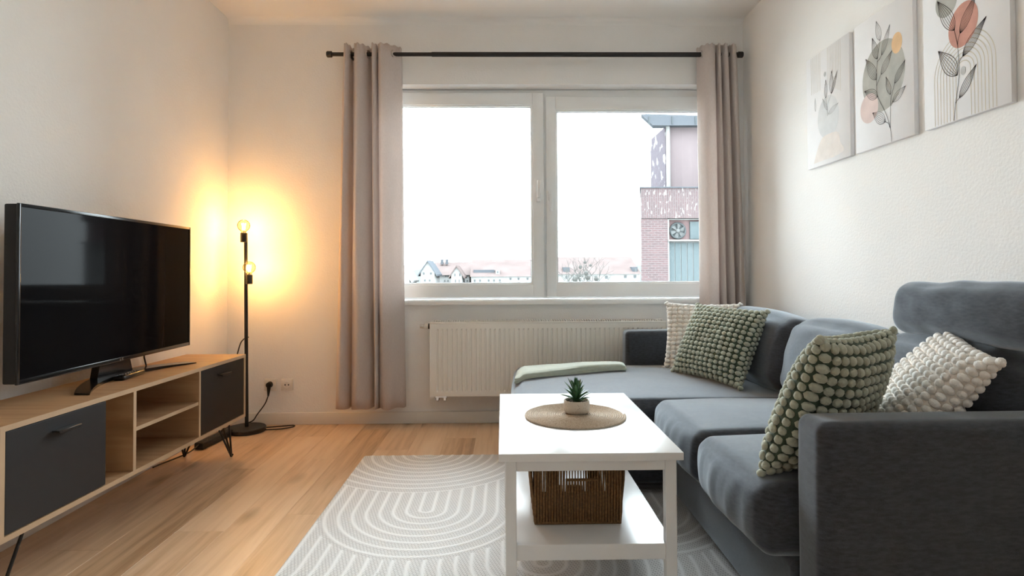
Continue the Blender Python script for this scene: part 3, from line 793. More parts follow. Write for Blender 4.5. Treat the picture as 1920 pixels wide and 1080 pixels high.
# ------------------------------------------------------------------ coffee table
ct = thing('coffee_table', 'white wooden coffee table with a lower shelf', 'table', (.267, 2.222, 0))
x0, x1, y0, y1 = -.014, .548, 1.782, 2.662
MB().rbox(x0, x1, y0, y1, .476, .500, .002, 2).build('table_top', 'white_lacquer', ct, auto=40)
lx0, lx1, ly0, ly1, lw = .006, .534, 1.812, 2.640, .034
for ax, ay in ((lx0, ly0), (lx1 - lw, ly0), (lx0, ly1 - lw), (lx1 - lw, ly1 - lw)):
    MB().rbox(ax, ax + lw, ay, ay + lw, .010, .476, .0015, 1).build('leg', 'white_lacquer', ct, auto=40)
for ay in (ly0 + .006, ly1 - .024): MB().rbox(lx0 + lw, lx1 - lw, ay, ay + .018, .436, .476, .001, 1).build('apron', 'white_lacquer', ct)
for ax in (lx0 + .006, lx1 - .024): MB().rbox(ax, ax + .018, ly0 + lw, ly1 - lw, .436, .476, .001, 1).build('apron', 'white_lacquer', ct)
MB().rbox(lx0 + .012, lx1 - .012, ly0 + .028, ly1 - .028, .196, .210, .001, 1).build('shelf', 'white_lacquer', ct)
for ay in (ly0 + .006, ly1 - .024): MB().rbox(lx0 + lw, lx1 - lw, ay, ay + .022, .163, .211, .001, 1).build('shelf_rail', 'white_lacquer', ct)
for ax in (lx0 + .008, lx1 - .024): MB().rbox(ax, ax + .016, ly0 + lw, ly1 - lw, .163, .209, .001, 1).build('shelf_rail', 'white_lacquer', ct)

# placemat: coiled jute
pm = thing('round_placemat', 'round braided jute placemat on the white table', 'placemat', (.272, 2.238, .5002))
mb = MB(); pts = []; nturn = 22; r0 = .004; Rm = .190
for i in range(nturn * 40 + 1):
    a = 2 * math.pi * i / 40; rr = r0 + (Rm - r0) * i / (nturn * 40)
    pts.append((.272 + rr * math.cos(a), 2.238 + rr * math.sin(a), .5046 + .0006 * math.sin(i * 1.9)))
mb.tube(pts, .0044, 6); mb.build('coil', 'jute', pm, smooth=True)

# succulent
sp = thing('potted_succulent', 'small spiky green succulent in a speckled pot on the placemat', 'plant', (.283, 2.262, .509))
PX, PY, PZ = .283, 2.262, .5095
MB().lathe([(.040, 0), (.045, .003), (.0495, .014), (.0505, .03), (.0485, .046), (.0470, .049), (.0440, .048), (.0445, .038), (.044, .036)], (PX, PY, PZ), 36).build('pot', 'terrazzo', sp, smooth=True, auto=60)
gv = MB(); rg = random.Random(5)
for i in range(150):
    a = rg.random() * 6.283; rr = .043 * math.sqrt(rg.random()); s = .0022 + rg.random() * .0022
    gv.ellipsoid((PX + rr * math.cos(a), PY + rr * math.sin(a), PZ + .039 + rg.random() * .004), Vector((s, 0, 0)), Vector((0, s * .8, 0)), Vector((0, 0, s * .7)), 5, 3)
stuff(gv.build('gravel_fill', 'gravel', sp))
k = 0
for ring, (cnt, tilt, ln, z0) in enumerate(((8, 62, .062, .042), (8, 46, .068, .048), (7, 30, .070, .055), (6, 17, .066, .066), (4, 7, .058, .075))):
    for i in range(cnt):
        a = 2 * math.pi * (i + .5 * (ring % 2)) / cnt + rg.random() * .35; tl = R(tilt + rg.uniform(-8, 8)); l = ln * rg.uniform(.85, 1.12)
        d = Vector((math.cos(a), math.sin(a), 0)); side = Vector((-math.sin(a), math.cos(a), 0)); base = Vector((PX, PY, PZ + z0)) + d * .004
        vs = []; n = 7
        for j in range(n):
            t = j / (n - 1); el = tl * (.75 + .35 * t)
            p_ = base + (d * math.sin(el) + Vector((0, 0, 1)) * math.cos(el)) * l * t
            w = .0095 * (1 - t) ** .75 * (.75 + .9 * t) + .0003; nn = (Vector((0, 0, 1)) * math.sin(el) - d * math.cos(el))
            vs += [p_ - side * w + nn * w * .35, p_ - nn * w * .45, p_ + side * w + nn * w * .35, p_ + nn * w * .12]
        fs = [(j * 4 + q, j * 4 + (q + 1) % 4, j * 4 + 4 + (q + 1) % 4, j * 4 + 4 + q) for j in range(n - 1) for q in range(4)] + [(0, 1, 2, 3), tuple((n - 1) * 4 + q for q in range(4))]
        MB().add(vs, fs).build('leaf', 'leaf_green', sp, smooth=True, auto=60)

# basket
bk = thing('storage_basket', 'brown rope storage basket on the lower table shelf', 'basket', (.247, 2.085, .2105))
bx0, bx1, by0, by1, bz0, bz1 = .106, .388, 1.965, 2.225, .211, .425
def bwall(mb, p0, p1, out, n, hole):
    p0 = Vector(p0); p1 = Vector(p1); out = Vector(out)
    for i in range(n + 1):
        t = i / n; p = p0.lerp(p1, t)
        segs = [(bz0 + .004, bz1)]; r = .0040
        ha, hb = (.362, .402) if hole == 1 else (.245, .375)
        if hole and .36 < t < .72: segs = [(bz0 + .004, ha), (hb, bz1)]
        for a, c in segs:
            m_ = 6; pts = []
            for j in range(m_ + 1):
                z = a + (c - a) * j / m_; fl = (z - bz0) / (bz1 - bz0)
                pts.append(p + out * (.018 * fl) + Vector((0, 0, z)) + out * .0012 * math.sin(j * 2.1 + i))
            mb.tube(pts, r, 6)
        if hole == 1 and .36 < t < .72:
            fl = (.38 - bz0) / (bz1 - bz0)
            mb.tube([p + out * .018 * fl + Vector((0, 0, .36)), p + out * .018 * fl + Vector((0, 0, .404))], .0021, 5)
for p0, p1, out, n, hole in (((bx0, by0, 0), (bx1, by0, 0), (0, -1, 0), 30, 1), ((bx0, by1, 0), (bx1, by1, 0), (0, 1, 0), 30, 2), ((bx0, by0, 0), (bx0, by1, 0), (-1, 0, 0), 30, 0), ((bx1, by0, 0), (bx1, by1, 0), (1, 0, 0), 30, 0)):
    mb = MB(); bwall(mb, p0, p1, out, n, hole); stuff(mb.build('rope_side', 'rope', bk, smooth=True))
def ringz(z, f, r): return MB().tube([(bx0 - f, by0 - f, z), (bx1 + f, by0 - f, z), (bx1 + f, by1 + f, z), (bx0 - f, by1 + f, z)], r, 8, closed=True)
ringz(bz0 + .005, 0, .006).build('bottom_rim', 'rope', bk, smooth=True); ringz(bz1, .018, .007).build('top_rim', 'rope', bk, smooth=True)
MB().tube([(bx0 + .10, by0 - .0145, .362), (bx1 - .078, by0 - .0145, .362)], .005, 8).build('handle_edge', 'rope', bk, smooth=True)
MB().rbox(bx0 + .002, bx1 - .002, by0 + .002, by1 - .002, bz0 + .001, bz0 + .008, .002, 1).build('base_panel', 'rope', bk)

# ------------------------------------------------------------------ sofa
sf = thing('corner_sofa', 'dark grey fabric corner sofa with chaise along the white wall', 'sofa', (1.2, 2.66, 0))
SX0, SX1, AY0, AY1, AY2, AY3, AH = .79, 1.70, 1.452, 1.588, 3.752, 3.885, .668
soft(MB(), ((SX0 + SX1) / 2, (AY0 + AY1) / 2, (.035 + AH) / 2), (SX1 - SX0, AY1 - AY0, AH - .035), .030, (.004, .004, .004), n=10, wr=.0012).build('armrest', 'sofa_fabric', sf, smooth=True)
soft(MB(), ((SX0 + SX1) / 2, (AY2 + AY3) / 2, (.035 + AH) / 2), (SX1 - SX0, AY3 - AY2, AH - .035), .030, (.004, .004, .004), n=10, wr=.0012, seed=4).build('armrest', 'sofa_fabric', sf, smooth=True)
soft(MB(), (1.215, 2.165, .148), (.87, 1.16, .226), .018, (.004, 0, 0), n=10, wr=.001).build('base_frame', 'sofa_fabric', sf, smooth=True)
soft(MB(), (.868, 3.245, .160), (1.60, 1.00, .200), .018, (.004, 0, 0), n=10, wr=.001).build('chaise_base', 'sofa_fabric', sf, smooth=True)
soft(MB(), (1.635, 2.67, .34), (.13, 2.16, .60), .03, n=8).build('back_frame', 'sofa_fabric', sf, smooth=True)
for xx, yy in ((.86, 1.52), (1.62, 1.52), (.12, 2.80), (.12, 3.68), (.86, 3.82), (1.62, 3.82)):
    MB().rbox(xx - .03, xx + .03, yy - .03, yy + .03, .011 if xx < .8 and yy < 3.3 else .0005, .07, .003, 1).build('leg', 'matte_black', sf)
def front_crease(sd, amp):
    def f(s, u):
        if u[0] < -.55:
            k = max(0, min(1, (-u[0] - .55) / .3)) * (1 - u[2] ** 2)
            s.x += amp * k * (noise.noise(Vector((s.y * 26 + sd, s.z * 5 + s.y * 8, sd))))
        return s
    return f
def seat(x0, x1, y0, y1, z0, z1, seed, puff=(.035, .006, .028)):
    soft(MB(), ((x0 + x1) / 2, (y0 + y1) / 2, (z0 + z1) / 2), (x1 - x0, y1 - y0, z1 - z0), .048, puff, n=22, wr=.0022, ws=4, seed=seed, fold=front_crease(seed, .006)).build('seat_cushion', 'sofa_fabric', sf, smooth=True)
seat(.700, 1.40, 1.594, 2.128, .262, .462, 1.3)
seat(.700, 1.40, 2.134, 2.716, .262, .462, 5.7)
seat(.075, 1.40, 2.722, 3.744, .262, .452, 9.1, (.03, .01, .030))
def back(y0, y1, seed, z0=.45, z1=.815, dx=0):
    rot = Matrix.Rotation(R(13), 3, 'Y')
    def fold(s, u):
        s.x += .006 * noise.noise(Vector((s.y * 5 + seed, s.z * 14 + s.y * 6, seed))) * max(0, -u[0])
        # pull the top corners in like a filled cushion
        if u[2] > 0: s.z -= .020 * u[2] * u[1] ** 4
        return s
    soft(MB(), (1.435 + dx, (y0 + y1) / 2, (z0 + z1) / 2), (.235, y1 - y0, z1 - z0), .075, (.055, .006, .03), rot, n=20, wr=.003, ws=4, seed=seed, fold=fold).build('back_cushion', 'sofa_fabric', sf, smooth=True)
back(1.600, 2.135, 2.2); back(2.145, 2.765, 6.1); back(2.775, 3.742, 11.4)
def hfold(s, u):
    s.x += .005 * noise.noise(Vector((s.y * 9 + s.z * 12, s.z * 22 - s.y * 14, 3.3))) * max(0, -u[0])
    s.z += .012 * noise.noise(Vector((s.y * 7, 1.7, 2))) * max(0, u[2])
    return s
soft(MB(), (1.462, 1.79, .915), (.15, .61, .18), .052, (.016, .004, .006), Matrix.Rotation(R(10), 3, 'Y'), n=20, wr=.002, ws=6, seed=8.8, fold=hfold).build('headrest', 'sofa_fabric', sf, smooth=True)

# blanket: folded layers
bl = thing('folded_blanket', 'sage green blanket folded flat on the sofa chaise', 'blanket', (.40, 3.38, .48))
def chaise_z(x, y):
    ux = (x - .7375) / .6625; uy = (y - 3.233) / .511
    z = .452 + .030 * (1 - ux ** 2) * (1 - uy ** 2)
    e = max(0, .13 - x) / .055
    return z - .055 * (1 - math.sqrt(max(0, 1 - min(1, e) ** 2)))
for layer in range(3):
    vs = []; fs = []; na, nb = 30, 12; sh = layer * .006
    for side in (0, 1):
        for i in range(na + 1):
            for j in range(nb + 1):
                a = i / na; c = j / nb
                xx = .072 + sh * .5 + (.645 - sh) * a + .02 * (c - .5); yy = 3.215 + sh + .11 * a * (1 - c) + (.275 - sh * 1.5) * c + .03 * a
                zb = chaise_z(max(xx, .09), yy) + .004 + layer * .0125 + .002 * math.sin(a * 9 + layer)
                edge = min(1, min(i, na - i) / 1.6 + .25, ) if layer == 2 else 1
                edge2 = min(1, min(j, nb - j) / 1.2 + .3) if layer == 2 else 1
                zt = zb + .0125 * (edge * edge2 if layer == 2 else 1) + (.003 * noise.noise(Vector((a * 6, c * 4, 1))) if layer == 2 else 0)
                vs.append((xx, yy, zt if side else zb))
    n1 = (na + 1) * (nb + 1)
    for i in range(na):
        for j in range(nb):
            q = (i * (nb + 1) + j, (i + 1) * (nb + 1) + j, (i + 1) * (nb + 1) + j + 1, i * (nb + 1) + j + 1)
            fs += [q[::-1], tuple(t + n1 for t in q)]
    bd = [i * (nb + 1) for i in range(na + 1)] + [na * (nb + 1) + j for j in range(1, nb + 1)] + [i * (nb + 1) + nb for i in range(na - 1, -1, -1)] + [j for j in range(nb - 1, 0, -1)]
    for q in range(len(bd)):
        a, c = bd[q], bd[(q + 1) % len(bd)]; fs.append((a, c, c + n1, a + n1))
    MB().add(vs, fs).build('fold', 'blanket_sage', bl, smooth=True, auto=60)

# knitted pillows
def pillow(name, label, c, eu, ev, su, sv, T, mats, nu, nv, group, bob=1.0, seed=0):
    c = Vector(c); eu = Vector(eu).normalized(); ev = Vector(ev); ev = (ev - eu * ev.dot(eu)).normalized(); en = eu.cross(ev)
    def pt(u, v, sgn):
        pu = u * (1 - .085 * (1 - u * u) * 0 - .07 * (1 - v * v) * abs(u) ** 3); pv = v * (1 - .07 * (1 - u * u) * abs(v) ** 3)
        t = T * max(0, (1 - abs(u) ** 2.6)) ** .55 * max(0, (1 - abs(v) ** 2.6)) ** .55
        t += .006 * noise.noise(Vector((u * 2 + seed, v * 2, sgn * 3 + seed)))
        return c + eu * pu * su / 2 + ev * pv * sv / 2 + en * (sgn * max(t, .004))
    low = min((pt(a, d, 1) for a in (-1, 1) for d in (-1, 1)), key=lambda p: p.z)
    o = thing(name, label, 'pillow', (c.x, c.y, low.z), 0, group)
    vs = []; fs = []; n = 22
    for sgn in (-1, 1):
        for i in range(n + 1):
            for j in range(n + 1): vs.append(pt(-1 + 2 * i / n, -1 + 2 * j / n, sgn))
    m_ = (n + 1) ** 2
    for i in range(n):
        for j in range(n):
            q = (i * (n + 1) + j, (i + 1) * (n + 1) + j, (i + 1) * (n + 1) + j + 1, i * (n + 1) + j + 1)
            fs += [q, tuple(t + m_ for t in q[::-1])]
    bd = [i * (n + 1) for i in range(n + 1)] + [n * (n + 1) + j for j in range(1, n + 1)] + [i * (n + 1) + n for i in range(n - 1, -1, -1)] + [j for j in range(n - 1, 0, -1)]
    for q in range(len(bd)):
        a, d = bd[q], bd[(q + 1) % len(bd)]; fs.append((a, d, d + m_, a + m_))
    MB().add(vs, fs).build('cover', mats[0], o, smooth=True, auto=80)
    mb = MB(); rg = random.Random(seed * 7 + 1)
    for sgn in (-1, 1):
        for j in range(nv):
            for i in range(nu):
                u = -1 + 2 * (i + .5 + (.0 if j % 2 else .0) + rg.uniform(-.06, .06)) / nu; v = -1 + 2 * (j + .5 + rg.uniform(-.06, .06)) / nv
                e = .02
                p = pt(u, v, sgn); du = (pt(min(u + e, 1), v, sgn) - pt(max(u - e, -1), v, sgn)); dv = (pt(u, min(v + e, 1), sgn) - pt(u, max(v - e, -1), sgn))
                nn = du.cross(dv).normalized() * sgn
                lu = du.length / (min(u + e, 1) - max(u - e, -1)) * 2 / nu; lv = dv.length / (min(v + e, 1) - max(v - e, -1)) * 2 / nv
                du.normalize(); dv = nn.cross(du).normalized()
                k = bob * rg.uniform(.92, 1.08)
                mb.ellipsoid(p + nn * .002, du * lu * .47 * k, dv * min(lv, .034) * .47 * k, nn * .0095 * k, 8, 5)
    for edge in range(4):
        cnt = nv if edge < 2 else nu
        for i in range(cnt + 1):
            q = -1 + 2 * i / cnt; sg = -1 if edge % 2 else 1
            u, v = (sg, q) if edge < 2 else (q, sg)
            p = pt(u, v, 1).lerp(pt(u, v, -1), .5); al = (ev if edge < 2 else eu); ot = (eu if edge < 2 else ev)
            l_ = (sv if edge < 2 else su) / cnt
            mb.ellipsoid(p - ot * sg * .003, al * l_ * .50, ot * .0105, en * .0125, 8, 5)
    stuff(mb.build('bobble_knit', mats[1], o, smooth=True, auto=80))
    return o
GP = 'knitted bobble pillows on the sofa'
sage = ('knit_green', 'bobble_sage'); cream = ('knit_cream', 'bobble_cream')
pillow('throw_pillow', 'sage green bobble-knit pillow on the chaise in front of a cream one', (1.150, 3.135, .664), (.21, -.475, -.012), (.17, .075, .38), .500, .415, .075, sage, 15, 16, GP, .97, 1)
pillow('throw_pillow', 'cream bobble-knit pillow by the far sofa arm', (1.200, 3.520, .656), (.37, -.17, 0), (.14, .06, .37), .43, .405, .060, cream, 12, 15, GP, 1.10, 2)
pillow('throw_pillow', 'sage green bobble-knit pillow leaning on the near sofa arm', (.960, 1.720, .668), (.345, .225, 0), (.105, -.14, .40), .42, .435, .085, sage, 13, 15, GP, .98, 3)
pillow('throw_pillow', 'cream bobble-knit pillow in the sofa corner under the headrest', (1.262, 1.758, .680), (-.142, -.35, -.05), (.225, -.125, .32), .40, .40, .060, cream, 12, 16, GP, 1.04, 4)

# ------------------------------------------------------------------ canvases
CXF = 1.700
def ribbon(mb, pts, w, off):
    """flat line drawing on the canvas face; pts in (u from far edge, v from top)"""
    n = len(pts)
    if n < 2: return
    vs = []; fs = []
    for i, p in enumerate(pts):
        a = pts[max(i - 1, 0)]; b_ = pts[min(i + 1, n - 1)]
        d = Vector((b_[0] - a[0], b_[1] - a[1]));
        if d.length < 1e-9: d = Vector((1, 0))
        d.normalize(); nn = Vector((-d.y, d.x)); ww = w[i] if isinstance(w, list) else w
        vs += [(p[0] + nn.x * ww, p[1] + nn.y * ww), (p[0] - nn.x * ww, p[1] - nn.y * ww)]
    for i in range(n - 1): fs.append((i * 2, i * 2 + 1, i * 2 + 3, i * 2 + 2))
    mb.add([(off, q[0], q[1]) for q in vs], fs)
def canvas(yf, label, prints):
    c = thing('wall_canvas', label, 'wall art', (XR - .0005, yf - .2, 1.608), 0, 'botanical canvases above the sofa')
    W, Hh, zt = .402, .607, 2.215
    MB().rbox(CXF, XR - .0006, yf - W, yf, zt - Hh, zt, .002, 2).build('stretched_canvas', 'canvas_white', c, auto=40)
    for i, (name, mat, draw) in enumerate(prints):
        mb = MB(); draw(mb)
        off = CXF - .0003 - .00009 * i
        # clip to the canvas and map (u, v) to the wall
        mb.v = [Vector((off, yf - min(max(p.y, .001), W - .001), zt - min(max(p.z, .001), Hh - .001))) for p in mb.v]
        mb.build(name, mat, c)
def disc(cu, cv_, ru, rv, tilt=0, n=40):
    def d(mb):
        mb.add([(0, cu + ru * math.cos(t) * math.cos(tilt) - rv * math.sin(t) * math.sin(tilt), cv_ + ru * math.cos(t) * math.sin(tilt) + rv * math.sin(t) * math.cos(tilt)) for t in [2 * math.pi * i / n for i in range(n)]], [tuple(range(n))])
    return d
def leaf(mb, base, tip, wd, w=.0007, k=3, sk=.0):
    if wd < .0215: k = 2
    w *= .8
    b0 = Vector(base); t0 = Vector(tip); d = t0 - b0; nn = Vector((-d.y, d.x)).normalized()
    for q in range(-k, k + 1):
        pts = []; ws = []
        for i in range(15):
            t = i / 14; s = math.sin(math.pi * t ** .8) * (1 - .25 * t)
            p = b0 + d * t + nn * (wd * q / k * s + sk * math.sin(math.pi * t)); pts.append((p.x, p.y)); ws.append(w * (1.2 if abs(q) == k else .85) * (1 if t < .85 else .8))
        ribbon(mb, pts, ws, 0)
def sm(pts, k=8): return [(p.x, p.y) for p in catmull([(a, b_, 0) for a, b_ in pts], k)]
# far canvas
def p1_stripes(mb):
    for i in range(7): ribbon(mb, [(.052 + i * .0148, .004), (.050 + i * .0148, .205)], .0012, 0)
    for i in range(9): ribbon(mb, [(.214 + i * .0142, .004), (.212 + i * .0142, .20 + i * .008)], .0012, 0)
def LF(mat, items, w=.0008): return [('leaf_print', mat, (lambda mb, q=q: leaf(mb, q[0], q[1], q[2], w))) for q in items]
def ST(mat, items): return [('stem_print', mat, (lambda mb, q=q: ribbon(mb, sm(q), .0009, 0))) for q in items]
p1_leaves = LF('ink', [((.193, .262), (.195, .166), .016), ((.245, .255), (.249, .137), .020), ((.245, .255), (.302, .152), .012)])
p1_faint = LF('ink_faint', [((.089, .305), (.087, .231), .008), ((.212, .352), (.306, .319), .014), ((.205, .33), (.160, .255), .010)]) + ST('ink_faint', [[(.205, .36), (.21, .30), (.245, .255)], [(.205, .36), (.2, .31), (.193, .262)]])
def p1_arcs(mb):
    for i in range(4): ribbon(mb, [(.237 + (.062 - i * .013) * math.cos(t), .452 + (.058 - i * .012) * math.sin(t)) for t in [math.pi * j / 18 for j in range(19)]], .0006, 0)
canvas(3.222, 'narrow-looking botanical canvas nearest the window with beige stripes and pale vase', [
    ('stripe_print', 'print_beige', p1_stripes), ('circle_print', 'print_pale', disc(.208, .365, .098, .112)),
    ('vase_print', 'print_peach', lambda mb: mb.add([(0, *q) for q in sm([(.066, .585), (.10, .52), (.15, .465), (.22, .455), (.295, .465), (.318, .52), (.33, .575), (.066, .585)], 6)[:-1]], [tuple(range(42))])),
    ('dot_print', 'print_grey', disc(.186, .134, .011, .013)), ('arc_print', 'print_pale', p1_arcs)] + p1_faint + p1_leaves)
p2_ink = LF('ink', [((.193, .134), (.167, .036), .020), ((.202, .205), (.261, .09), .018), ((.17, .21), (.138, .102), .022), ((.196, .289), (.272, .209), .020), ((.163, .302), (.088, .181), .027),
          ((.257, .398), (.229, .31), .015), ((.285, .358), (.354, .28), .018), ((.27, .434), (.353, .39), .020), ((.171, .382), (.075, .328), .026), ((.219, .508), (.132, .445), .028)])
p2_ink += ST('ink', [[(.259, .605), (.253, .546), (.225, .474), (.171, .378), (.164, .302), (.172, .224), (.193, .134)], [(.253, .546), (.256, .443), (.266, .401), (.285, .358)],
          [(.172, .224), (.19, .215), (.202, .205)], [(.165, .33), (.18, .31), (.196, .289)], [(.253, .546), (.24, .52), (.219, .508)], [(.262, .45), (.266, .44), (.27, .434)]])
canvas(2.778, 'middle botanical canvas with a large sage disc and small orange and pink spots', [
    ('disc_print', 'print_sage', disc(.206, .298, .146, .158)), ('oval_print', 'print_orange', disc(.303, .188, .034, .045)), ('oval_print', 'print_blush', disc(.107, .417, .066, .068))] + p2_ink)
def p3_arch(mb):
    for i in range(8):
        r = .143 - i * .0155; pts = [(.2 - r, .604)] + [(.2 - r * math.cos(t), .43 - r * math.sin(t)) for t in [math.pi * j / 22 for j in range(23)]] + [(.2 + r, .604)]
        ribbon(mb, pts, .0016, 0)
p3_ink = LF('ink', [((.163, .267), (.08, .119), .030), ((.189, .29), (.266, .177), .022), ((.199, .379), (.308, .277), .022), ((.173, .44), (.08, .315), .034), ((.18, .528), (.261, .429), .018)], .0011)
p3_ink += ST('ink', [[(.153, .606), (.161, .545), (.181, .45), (.181, .387), (.176, .328), (.162, .264)], [(.176, .328), (.181, .308), (.189, .29)], [(.181, .40), (.188, .388), (.199, .379)], [(.161, .545), (.168, .535), (.18, .528)]])
canvas(2.318, 'nearest botanical canvas with a coral oval above beige rainbow arches', [
    ('arch_print', 'print_beige', p3_arch), ('blob_print', 'print_sage', disc(.125, .14, .055, .06)), ('oval_print', 'print_coral', disc(.203, .262, .068, .082, .35)), ('dot_print', 'print_grey', disc(.2, .432, .012, .016))] + p3_ink)

# ------------------------------------------------------------------ outside
GZ = -9.0
struct(MB().box(-160, 200, 5.5, 420, GZ - .3, GZ).build('ground', 'ground_pale'), 'pale ground far below the window')
# brick building with fan, 22 m away
bb = thing('brick_building', 'red brick building with fan vent and pink rendered tower outside the window', 'building', (9, 23, GZ))
D1 = 22.0; s1 = D1 / 1100
def bx(px, d=D1): return (px - 941.8) * d / 1100
def bz(py, d=D1): return 1.05 + (510 - py) * d / 1100
x0 = bx(1203); k = x0 / D1
# side wall follows the street line, so the plan is a slanted quadrilateral
def block(mb, xa, xb, ya, yb, za, zb, sl):
    dx = sl * (yb - ya)
    return mb.add([(xa, ya, za), (xb, ya, za), (xb + dx, yb, za), (xa + dx, yb, za), (xa, ya, zb), (xb, ya, zb), (xb + dx, yb, zb), (xa + dx, yb, zb)],
                  [(0, 3, 2, 1), (4, 5, 6, 7), (0, 1, 5, 4), (1, 2, 6, 5), (2, 3, 7, 6), (3, 0, 4, 7)])
block(MB(), x0, bx(1254), D1, D1 + 3, GZ, bz(410.5), k * 1.02).build('brick_pier', 'brick_red', bb)
block(MB(), x0, x0 + 7, D1 - .03, D1 + 3, bz(410), bz(353), k * 1.02).build('brick_parapet', 'brick_soldier', bb)
block(MB(), x0 - .05, x0 + 7, D1 - .08, D1 + 3, bz(353), bz(351), k * 1.02).build('coping', 'roof_slate', bb)
block(MB(), bx(1254), x0 + 7, D1 + .25, D1 + 3, GZ, bz(410.2), k).build('recessed_wall', 'frame_pink', bb)
MB().box(bx(1254), x0 + 7, D1 + .05, D1 + .25, bz(412.5), bz(411)).build('lintel', 'facade_white', bb)
MB().box(bx(1254), bx(1257), D1 + .02, D1 + .25, GZ, bz(412)).build('jamb', 'facade_white', bb)
MB().box(bx(1254), x0 + 7, D1 - .05, D1 + .25, bz(453.5), bz(450.5)).build('ledge', 'facade_white', bb)
fy = D1 + .20; fx, fz, fr = bx(1276), bz(433), 14.5 * s1
fan = MB().tube([(fx + fr * math.cos(t), fy, fz + fr * math.sin(t)) for t in [2 * math.pi * i / 28 for i in range(28)]], .035, 8, closed=True).build('fan_ring', 'fan_dark', bb, smooth=True)
MB().tube([(fx, fy + .045, fz), (fx, fy + .049, fz)], fr, 28).build('fan_back', 'fan_dark', fan)
for i in range(6):
    a = i * math.pi / 3 + .3; u = Vector((math.cos(a), 0, math.sin(a))); w = Vector((-math.sin(a), 0, math.cos(a)))
    c0 = Vector((fx, fy, fz))
    MB().add([c0 + u * .05 - w * .03 + Vector((0, .02, 0)), c0 + u * fr * .88 - w * .075 + Vector((0, .03, 0)), c0 + u * fr * .92 + w * .075 - Vector((0, .03, 0)), c0 + u * .05 + w * .03 - Vector((0, .02, 0)),
              c0 + u * .05 - w * .03 + Vector((0, .03, 0)), c0 + u * fr * .88 - w * .075 + Vector((0, .04, 0)), c0 + u * fr * .92 + w * .075 - Vector((0, .02, 0)), c0 + u * .05 + w * .03 - Vector((0, .01, 0))],
             [(0, 1, 2, 3), (7, 6, 5, 4), (0, 4, 5, 1), (1, 5, 6, 2), (2, 6, 7, 3), (3, 7, 4, 0)]).build('blade', 'fan_light', fan)
MB().ellipsoid((fx, fy - .03, fz), Vector((.08, 0, 0)), Vector((0, .04, 0)), Vector((0, 0, .08)), 12, 8).build('hub', 'fan_light', fan, smooth=True)
MB().box(bx(1299), bx(1330), D1 + .15, D1 + .26, bz(449), bz(416)).build('vent_panel', 'steel_grey', bb)
for i in range(6):
    xa = bx(1258 + i * 11.6); xb = bx(1258 + (i + 1) * 11.6) - .03
    MB().box(xa, xb, D1 + .12, D1 + .26, GZ, bz(456)).build('door_panel', 'steel_grey', bb)
MB().box(bx(1257), x0 + 7, D1 + .15, D1 + .255, GZ, bz(454.2)).build('door_frame', 'facade_white', bb)
D2 = 24.0; xt = bx(1252, D2); sl = .02; yt = D2 + 2.45
MB().box(xt, xt + 7, D2, D2 + 2.45, bz(360, D2), bz(236, D2)).build('tower_wall', 'stucco_pink', bb)
MB().box(xt - .012, xt, D2 + .01, D2 + 2.46, bz(360, D2), bz(236, D2)).build('tower_side', 'stucco_patchy', bb)
prf = [(xt - 1.10, bz(217.5, D2)), (xt - .62, bz(238, D2)), (xt + 7, bz(238, D2)), (xt + 7, bz(227, D2)), (xt - .9, bz(216.5, D2))]; k2 = (xt - 1) / D2
rf = MB().add([(a_ + k2 * dy, D2 - .35 + dy, c_) for dy in (0, .5) for a_, c_ in prf], [tuple(range(5))[::-1], tuple(range(5, 10))] + [(i, (i + 1) % 5, (i + 1) % 5 + 5, i + 5) for i in range(5)]).build('tower_roof', 'roof_slate', bb)
for i in range(5): MB().box(xt - .8 + i * .95, xt - .77 + i * .95, D2 - .38, D2 - .34, bz(236, D2), bz(221.5, D2)).build('roof_seam', 'fan_dark', rf)
MB().tube([(bx(1252, D2) + .06, D2 - .12, bz(236, D2)), (bx(1252, D2) + .06, D2 - .12, bz(360, D2))], .085, 10).build('downpipe', 'facade_white', bb, smooth=True)

# houses across the way
def hz(py, d): return 1.05 + (510 - py) * d / 1100
def gable_house(name, label, px0, px1, d, eave, ridge, wallm, roofm, front_gable, wins, depth=10, winw=3.2, winh=4.0):
    xa, xb = bx(px0, d), bx(px1, d); ze, zr = hz(eave, d), hz(ridge, d)
    h = thing(name, label, 'house', ((xa + xb) / 2, d, GZ), 0, 'houses across the way')
    if front_gable:
        ov = .5; xm = (xa + xb) / 2
        MB().prism([(xa, GZ), (xb, GZ), (xb, ze), (xm, zr - .3), (xa, ze)], 1, d, d + depth).build('wall', wallm, h)
        for sg in (-1, 1):
            xe = xa - ov if sg < 0 else xb + ov; zl = ze - ov * (zr - ze) / ((xb - xa) / 2)
            MB().add([(xe, d - ov, zl), (xm, d - ov, zr), (xm, d + depth, zr), (xe, d + depth, zl), (xe, d - ov, zl - .35), (xm, d - ov, zr - .35), (xm, d + depth, zr - .35), (xe, d + depth, zl - .35)],
                     [(0, 1, 2, 3), (7, 6, 5, 4), (0, 4, 5, 1), (1, 5, 6, 2), (2, 6, 7, 3), (3, 7, 4, 0)]).build('roof_slope', roofm, h)
    else:
        MB().box(xa, xb, d, d + depth, GZ, ze).build('wall', wallm, h)
        ym = d + depth / 2
        MB().prism([(d - .6, ze - .15), (ym, zr), (d + depth + .6, ze - .15)], 0, xa - .3, xb + .3).build('roof', roofm, h)
    for px, py in wins:
        cx = bx(px, d); cz = hz(py, d); w = winw * d / 1100 / 2; hh = winh * d / 1100 / 2
        MB().box(cx - w, cx + w, d - .12, d + .05, cz - hh, cz + hh).build('window', 'far_window', h)
    return h
gable_house('far_house', 'small white gabled house beside the taupe curtain', 740, 768, 118, 518, 496, 'house_white', 'house_white', True, [(757, 512)], 10)
